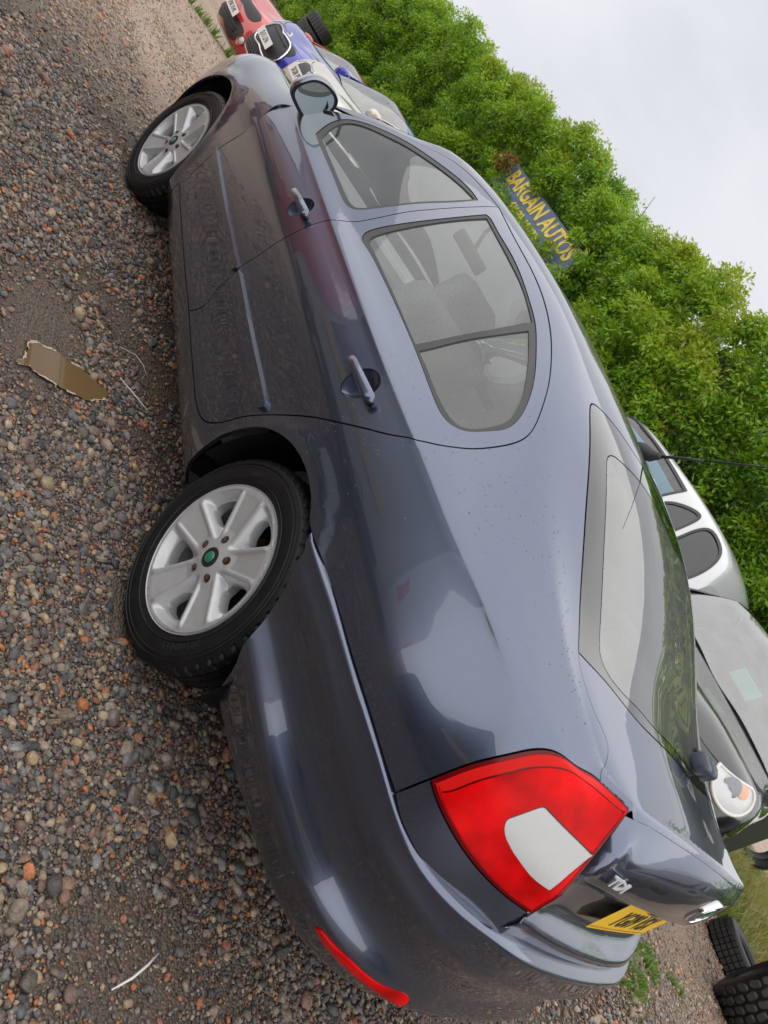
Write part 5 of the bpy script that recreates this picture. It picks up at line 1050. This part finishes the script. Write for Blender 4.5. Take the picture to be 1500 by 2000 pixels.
# headlamps drawn back along the wing, and round ones
HLlong=spl([(.90,.665),(1.07,.665),(1.31,.68),(1.50,.66),(1.50,.565),(1.36,.51),(1.15,.545),(1.0,.605)],True)
# silver-beige
c1,_=parked('pale beige hatchback nosed towards the yard, nearest of the row in front of the hedge',(.55,.49,.42),-4.78,.93,.58,-.01,98,'SK08 PVP','wide','beige_paint',.5,hl=HLlong)
front_plate(c1,'SK08 PVP',.585); emblem(c1,.70,.055); slats(c1,0,(.40,.45),.40,black)
g_=ring_on(c1,'grille_surround',[(F.U-.0,F.V-.04),(F.U-.17,F.V-.04),(F.U-.17,F.V-.115),(F.U,F.V-.115)],.012,MATS['badge_grey'],closed=False)
# blue
c2,_=parked('bright blue hatchback with a chrome framed six-sided grille, middle of the row by the hedge',(.012,.018,.30),-6.28,.93,.38,-.12,100,'SJ15 LPA','hex','blue_paint',.45,hl=HLlong)
HEX=[(F.U,F.V-.06),(F.U-.30,F.V-.06),(F.U-.40,.42),(F.U-.30,.25),(F.U,.25)]
hexp=join(spl([(F.U,.25),(F.U-.30,.25)]),spl([(F.U-.30,.25),(F.U-.40,.42)]),spl([(F.U-.40,.42),(F.U-.30,F.V-.06)]),spl([(F.U-.30,F.V-.06),(F.U,F.V-.06)]),lin((F.U,F.V-.06),(F.U,.25)))
panel('grille_mesh',F,[hexp],black,c2,.05,gap=0,flange=.01,off=.010,centre=True,mirror=2)
X=[F.ev(np.array([u]),np.array([v]))[0]+np.array([-.016,0,0]) for u,v in spl(HEX,False,.05)]; X=[Vector(p) for p in X]; MB().tube(X+[Vector((p.x,-p.y,p.z)) for p in X[::-1]],.013,6,False).build('grille_frame',chrome,c2,True)
slats(c2,0,(.655,.70),.27,black,'grille_slat'); front_plate(c2,'SJ15 LPA',.50); emblem(c2,.745,.05); slats(c2,0,(.25,.28,.31),.62,black,'intake_slat'); slats(c2,0,(.225,),.66,chrome,'bumper_trim')
# red
c3,_=parked('red hatchback with a round fog light, farthest of the row by the hedge',(.50,.022,.018),-8.05,.93,.06,-.38,101,'','wide','red_paint',.2,hl=HLlong)
fog(c3,.56,.36,MATS['red_paint']); front_plate(c3,'SF08 XHK',.47); slats(c3,0,(.33,.37),.36,black); slats(c3,0,(.205,),.70,MATS['badge_grey'],'bumper_trim')
# weeds along their bumpers
grassm=leafmat('weed_blade',(.12,.22,.03))
def weeds(name,label,pts,hgt,n,parent=None):
    V=[];Fq=[]
    for (x,y) in pts:
        for i in range(n):
            a=rng.uniform(0,6.28); r=abs(rng.normal(0,.05)); bx,by=x+r*math.cos(a),y+r*math.sin(a); b=rng.uniform(0,6.28); h=hgt*rng.uniform(.4,1); le=rng.uniform(.2,.9)*h; w=.0035+.03*hgt*rng.uniform(.3,1); z=float(zt(bx,by)); dx,dy=math.cos(b),math.sin(b); k=len(V)
            V+=[(bx-dy*w,by+dx*w,z),(bx+dy*w,by-dx*w,z),(bx+dx*le*.4+dy*w*.7,by+dy*le*.4-dx*w*.7,z+h*.65),(bx+dx*le,by+dy*le,z+h),(bx+dx*le*.4-dy*w*.7,by+dy*le*.4+dx*w*.7,z+h*.65)]; Fq+=[(k,k+1,k+2,k+4),(k+4,k+2,k+3)]
    o=obj(name,V,Fq,grassm,parent); o['kind']='stuff'; return o
weeds('weeds','',[(-4.9+rng.uniform(-.2,.2)-i*.34,1.02-.06*i+rng.uniform(-.12,.12)) for i in range(16)],.16,40)
weeds('weeds','',[(3.36+rng.normal(0,.05),2.45+rng.normal(0,.12)) for i in range(9)]+[(3.5+rng.normal(0,.04),2.15+rng.normal(0,.08)) for i in range(6)]+[(3.48,2.9),(3.52,3.0),(3.7,2.0)],.045,30)
straw_=grassm; grassm=leafmat('dry_grass',(.24,.22,.07))
gr=weeds('rough_grass','',[(rng.uniform(.2,4.5),rng.uniform(6.2,15)) for i in range(900)],.26,16); tag(gr,kind='stuff'); grassm=straw_
weeds('weeds','',[(rng.uniform(.5,3.2),rng.uniform(6.0,14)) for i in range(220)],.22,24)
# black car facing the other way
HLround=circ((F.tu[4]-.06,.655),.185,.135,40,F)
oldHL=L_HL; L_HL=HLround
c4,_=build_car('black small car with large clear round headlights, parked behind the tailgate facing right',paint('black_paint',(.012,.012,.016),metal=.3,rough=.25,wet=False),(2.03,2.89,.30),1.772,(.78,.97,1.02),h=.07,key='rnd_'); L_HL=oldHL
amber=mat('amber_lens',(.62,.30,.18),.15,coat=1); creamm=mat('lamp_rim',(.62,.60,.52),.25,coat=1)
for s in (0,1):
    panel('indicator',F,[circ((F.tu[3]+.115,.675),.055,.052,20,F)],amber,c4,.03,gap=0,flange=.004,off=.0065,mirror=s)
    o=ring_on(c4,'lamp_rim',[tuple(q) for q in HLround],.011,creamm,off=.004)
    if s:
        for v in o.data.vertices: v.co.y*=-1
    uu,vv=F.tu[4]-.02,.645; p=F.ev(np.array([uu]),np.array([vv]))[0]+F.nrm(np.array([uu]),np.array([vv]))[0]*.005; p[1]*=(-1 if s else 1)
    MB().lathe([(.062,0),(.055,.006),(.03,.002),(0,.008)],24,frame(p,Vector((.3,0,1)).cross(Vector((-.8,-.5*(1 if not s else -1),.3))),(.3,0,1))).build('lamp_bowl',MATS['badge_grey'],c4,True)
obj('windscreen_note',[Vector((.62,-.16,1.075)),Vector((.62,.06,1.075)),Vector((.78,.06,1.19)),Vector((.78,-.16,1.19))],[(0,1,2,3)],mat('mint_card',(.22,.75,.58),.6),c4)
wl=MB(); wl.tube([(.42,-.62,.985),(.30,-.2,1.005),(.28,.1,1.005)],.012,6).tube([(.40,-.05,1.0),(.30,.35,1.01),(.36,.62,.99)],.012,6); wl.build('wipers',black,c4,True)
# silver tall car beyond it
def mpv_grid():
    g=[]
    for x,zr,wk in ((-.90,.72,.80),(-.6,.86,.95),(0,1.00,1),(.5,1.22,1),(.95,1.46,1),(1.35,1.665,1),(1.9,1.745,1),(2.45,1.765,1),(2.95,1.755,1),(3.28,1.705,.99),(3.43,1.60,.975),(3.50,1.42,.95)):
        bz=min(1.0,zr-.06); f=[.0,.33,.68,.90,.975,1,1.005]; ws=[.86,.815,.755,.68,.52,.26,0]
        g.append([(x,.80*wk,.25),(x,.86*wk,.45),(x,.875*wk,.75 if zr>1 else bz-.1)]+[(x+(.06*(1-q) if x>3.3 else 0),w*wk,bz+(zr-bz)*q) for q,w in zip(f,ws)])
    return g
MP=Surf(mpv_grid(),mv=True); MP.ctr='v'
silver=paint('silver_paint',(.60,.61,.63),metal=.12,rough=.25,wet=False)
c5=thing('parked_car','tall silver people carrier, its roof and side windows showing above the hatchback','car',(-2.95,5.45,.30))
def mloop(pts): return np.array(MP.inv(spl(pts,True,.02),(0,2))).T
W1=mloop([(1.28,1.10),'c',(1.25,1.56),(1.42,1.625),(1.9,1.66),(2.50,1.64),'c',(2.42,1.10),'c']); W2=mloop([(2.52,1.12),'c',(2.56,1.41),(2.63,1.51),(2.73,1.59),(2.83,1.62),(2.88,1.52),(2.90,1.12),'c']); W3=mloop([(3.0,1.12),'c',(2.98,1.40),(3.0,1.62),(3.12,1.645),(3.27,1.60),(3.37,1.47),(3.41,1.27),(3.39,1.12),'c'])
dkg=mat('dark_glass',(.012,.014,.016),.05,coat=1)
full=lin((0,0),(MP.U,0),(MP.U,MP.V),(0,MP.V),(0,0))[:-1]
panel('body_shell',MP,[full,W1,W2,W3],silver,c5,.07,gap=0,flange=.02,centre=True,mirror=2)
for s in (0,1):
    for W_,nm,mt,of in ((W1,'front_window',glassm,-.008),(W2,'rear_window',dkg,-.008),(W3,'quarter_window',dkg,-.008)):
        panel('window_seal',MP,[inset(reseg(W_,.03),-.014),inset(reseg(W_,.03),.012)],rubber,c5,.06,gap=0,flange=.01,off=.003,mirror=s)
        panel(nm,MP,[W_],mt,c5,.09,gap=0,flange=0,off=of,mirror=s)
    panel('sky_tint_sheet',MP,[inset(reseg(W1,.03),.06)],mat('sky_reflection_blue',(.20,.48,.68),.7),c5,.12,gap=0,flange=0,off=-.06,mirror=s)  # added blue sheet, coloured as the sky reflected in the front window
ll=MP.ev(np.full(60,MP.U),np.linspace(0,MP.V,60)); rp_=[Vector(p) for p in ll]+[Vector((p[0],-p[1],p[2])) for p in ll[-2::-1]]; obj('tailgate',rp_,[tuple(range(len(rp_)))],silver,c5)
ll=MP.ev(np.zeros(60),np.linspace(0,MP.V,60)); rp_=[Vector(p) for p in ll]+[Vector((p[0],-p[1],p[2])) for p in ll[-2::-1]]; obj('front_bumper',rp_,[tuple(range(len(rp_)))],silver,c5)
uw=lambda x:float(MP.inv([(x,1.0)],(0,2))[0][0]); panel('windscreen',MP,[lin((uw(.25),MP.tv[6]),(uw(.25),MP.V),(uw(1.25),MP.V),(uw(1.25),MP.tv[6]),(uw(.25),MP.tv[6]))[:-1]],dkg,c5,.1,gap=0,flange=.003,off=.004,centre=True,mirror=2)
for x in (0,2.6):
    for sd in (-1,1): add_wheel(c5,x,sd*.80,0,.4,False)
MB().box((1.3,0,.32),(3.9,1.4,.2)).build('underside',dirty,c5)
# ------------------------------------------------------------------ loose tyres
def tyre(name,label,loc,rot,R,W,n=44,knobs=False,group=None):
    e=thing(name,label,'tyre',loc,0,group); e.rotation_euler=rot
    prof=[(R*.58,W*.36),(R*.62,W*.46),(R*.75,W*.53),(R*.90,W*.50),(R*.965,W*.44),(R*.985,W*.38),(R*.985,0)]; prof=prof+[(r,-h) for r,h in prof[-2::-1]]+[(R*.60,-W*.30),(R*.60,W*.30)]
    MB().lathe(prof,64,None,True).build('carcass',tyrem,e,True,40); bl=MB(); rows=5 if knobs else 4
    for i in range(n):
        for j in range(rows):
            if knobs:
                a=2*PI*(i+.5*(j%2)+rng.uniform(-.06,.06))/n; h=(j-(rows-1)/2)*W*.185; rr=R*(1.0-.030*(abs(j-2)/2)**2); wj=W*.155; la=2*PI*R/n*.80; sk=.35*(1 if j%2 else -1)
            else:
                a=2*PI*i/n; h=(j-(rows-1)/2)*W*.215; rr=R*1.0; wj=W*.17; la=2*PI*R/n*.84; sk=.1
            c=Vector((math.cos(a)*rr,math.sin(a)*rr,h)); tz=Vector((math.cos(a),math.sin(a),0)); tx=Vector((-math.sin(a),math.cos(a),0)); Rm=Matrix(((tx.x,0,tz.x),(tx.y,0,tz.y),(0,1,0)))@Matrix.Rotation(sk*.5,3,'Z')
            if knobs:
                b=bmesh.new(); m_=8; ring=[]; 
                for lv,sc in ((-.012,1.0),(.004,1.0),(.011,.80)):
                    ring.append([b.verts.new(Rm@Vector((la/2*sc*math.copysign(abs(math.cos(q))**.55,math.cos(q)),wj/2*sc*math.copysign(abs(math.sin(q))**.55,math.sin(q)),lv))+c) for q in np.linspace(0,2*PI,m_,endpoint=False)+.39])
                b.verts.index_update(); vs_=[v.co.copy() for v in b.verts]; b.free(); fs_=[(l*m_+q,l*m_+(q+1)%m_,(l+1)*m_+(q+1)%m_,(l+1)*m_+q) for l in range(2) for q in range(m_)]+[tuple(range(2*m_,3*m_))]; bl.add(vs_,fs_)
            else: bl.box(c,(la,wj,.014),Rm)
    o=bl.build('tread',mat('tread_rubber',(.040,.040,.041),.6,vary=.3,vscale=12),e); o['kind']='stuff'; return e
tyre('off_road_tyre','chunky off-road tyre with worn knobbly tread standing upright on the gravel near the frame edge',(3.60,4.29,.30+.385),(PI/2,.02,math.radians(98)),.39,.30,26,True)
tyre('old_tyre','dark tyre lying flat behind the knobbly off-road tyre',(3.3,5.3,.30+.10),(0,.05,0),.31,.20)
tyre('old_tyre','old tyre standing in the grass to the right of the black car',(1.42,12.0,.72),(PI/2,.15,math.radians(40)),.42,.26)
G3='old tyres stacked at the far end of the row'
for i in range(3): tyre('old_tyre',['bottom tyre of the far stack beyond the red car','middle tyre of the far stack beyond the red car','top tyre of the far stack beyond the red car'][i],(-17.7,5.0,.05+.30*i),(0,0,i),.40,.28,30,group=G3)
# ------------------------------------------------------------------ vehicles behind the camera, seen in the polished flank
def van(label,col,x,y,rz,Lg,Hg,stripe,pname,words=None,z0=0):
    m=mat(pname,col,.3,coat=.8); e=thing('parked_van',label,'van',(x,y,z0),rz,'vehicles parked behind the photographer'); w=1.9
    pr=[(-Lg/2,.30),(-Lg/2,.78),(-Lg/2+.10,1.02),(-Lg/2+.75,1.16),(-Lg/2+1.35,Hg-.10),(-Lg/2+1.7,Hg),(Lg/2-.12,Hg),(Lg/2,Hg-.15),(Lg/2,.30)]
    P_=spl([p for q in pr for p in (q,)],False,.12); P_=np.array(P_); v=[];f=[]; n=len(P_)
    for y_,k in ((-w/2+.07,.0),(-w/2,.06),(-w/2,.06),(w/2,.06),(w/2,.06),(w/2-.07,.0)):
        for (a,b) in P_: v.append((a,y_*(1-.07*np.clip((b-1.1)/.9,0,1)),b-(.05 if k==0 and b>.5 else 0)))
    for i in range(5):
        for j in range(n): f.append((i*n+j,i*n+(j+1)%n,(i+1)*n+(j+1)%n,(i+1)*n+j))
    f+=[tuple(range(n))[::-1],tuple(5*n+j for j in range(n))]; b=MB().add(v,f).build('van_body',m,e,True,35)
    dk=mat('dark_glass',(.012,.014,.016),.05,coat=1)
    for s in (-1,1):
        MB().box((-Lg/2+1.75,s*(w/2-.03),1.42*Hg/1.95),(.85,.03,.42),bev=.03).build('cab_window',dk,b)
        MB().box((0.35,s*(w/2+.004),1.02*Hg/1.95),(Lg-1.6,.012,.14)).build('side_stripe',stripe,b)
        MB().box((0,s*(w/2-.005),.40),(Lg-.3,.05,.22),bev=.02).build('side_skirt',black,b)
        if words: text_mesh('side_lettering',words,.16,stripe,b,M=frame((.4,s*(w/2+.012),1.28*Hg/1.95),(-s,0,0),(0,0,1)),extr=.002,bold=.004)
        for xx in (-Lg/2+.9,Lg/2-1.0): MB().lathe([(.16,.10),(.20,.11),(.32,.09),(.33,.0),(.32,-.09)],28,Matrix.Translation((xx,s*(w/2-.13),.33))@Matrix.Rotation(PI/2,4,'X')).build('wheel',tyrem,e,True)
        MB().box((Lg/2,s*(w/2-.15),1.1),(.03,.14,.36),bev=.01).build('tail_light',redm,e)
    ws=MB(); ws.add([(-Lg/2+.72,-w/2+.2,1.20),(-Lg/2+.72,w/2-.2,1.20),(-Lg/2+1.33,w/2-.25,Hg-.14),(-Lg/2+1.33,-w/2+.25,Hg-.14)],[(0,1,2,3)]); ws.build('windscreen',dk,e); MB().box((0,0,.36),(Lg-.3,w-.3,.2)).build('chassis',dirty,e); return e
yst=mat('stripe_yellow',(.62,.36,.03),.4); gst=mat('stripe_ochre',(.55,.36,.06),.5)
van('dark red van with a yellow side stripe, mirrored in the front door',(.30,.012,.016),-6.6,-4.6,math.radians(3),5.0,1.95,yst,'van_red')
van('grey white van with ochre stripe, mirrored in the rear door',(.42,.44,.45),-1.2,-4.8,0,4.7,2.0,gst,'van_grey')
van('dark navy van with ochre stripe, mirrored in the rear wing',(.06,.075,.13),4.6,-5.0,math.radians(-3),4.6,2.0,gst,'van_navy')
van('black van parked off to the right, mirrored in the tailgate',(.015,.016,.02),6.1,4.6,math.radians(86),4.8,1.9,mat('stripe_grey',(.2,.2,.22),.4),'van_black')
van('dark blue van parked behind the black one, mirrored in the bumper',(.02,.025,.05),9.4,2.6,math.radians(95),4.8,2.0,MATS['stripe_grey'],'van_blue')
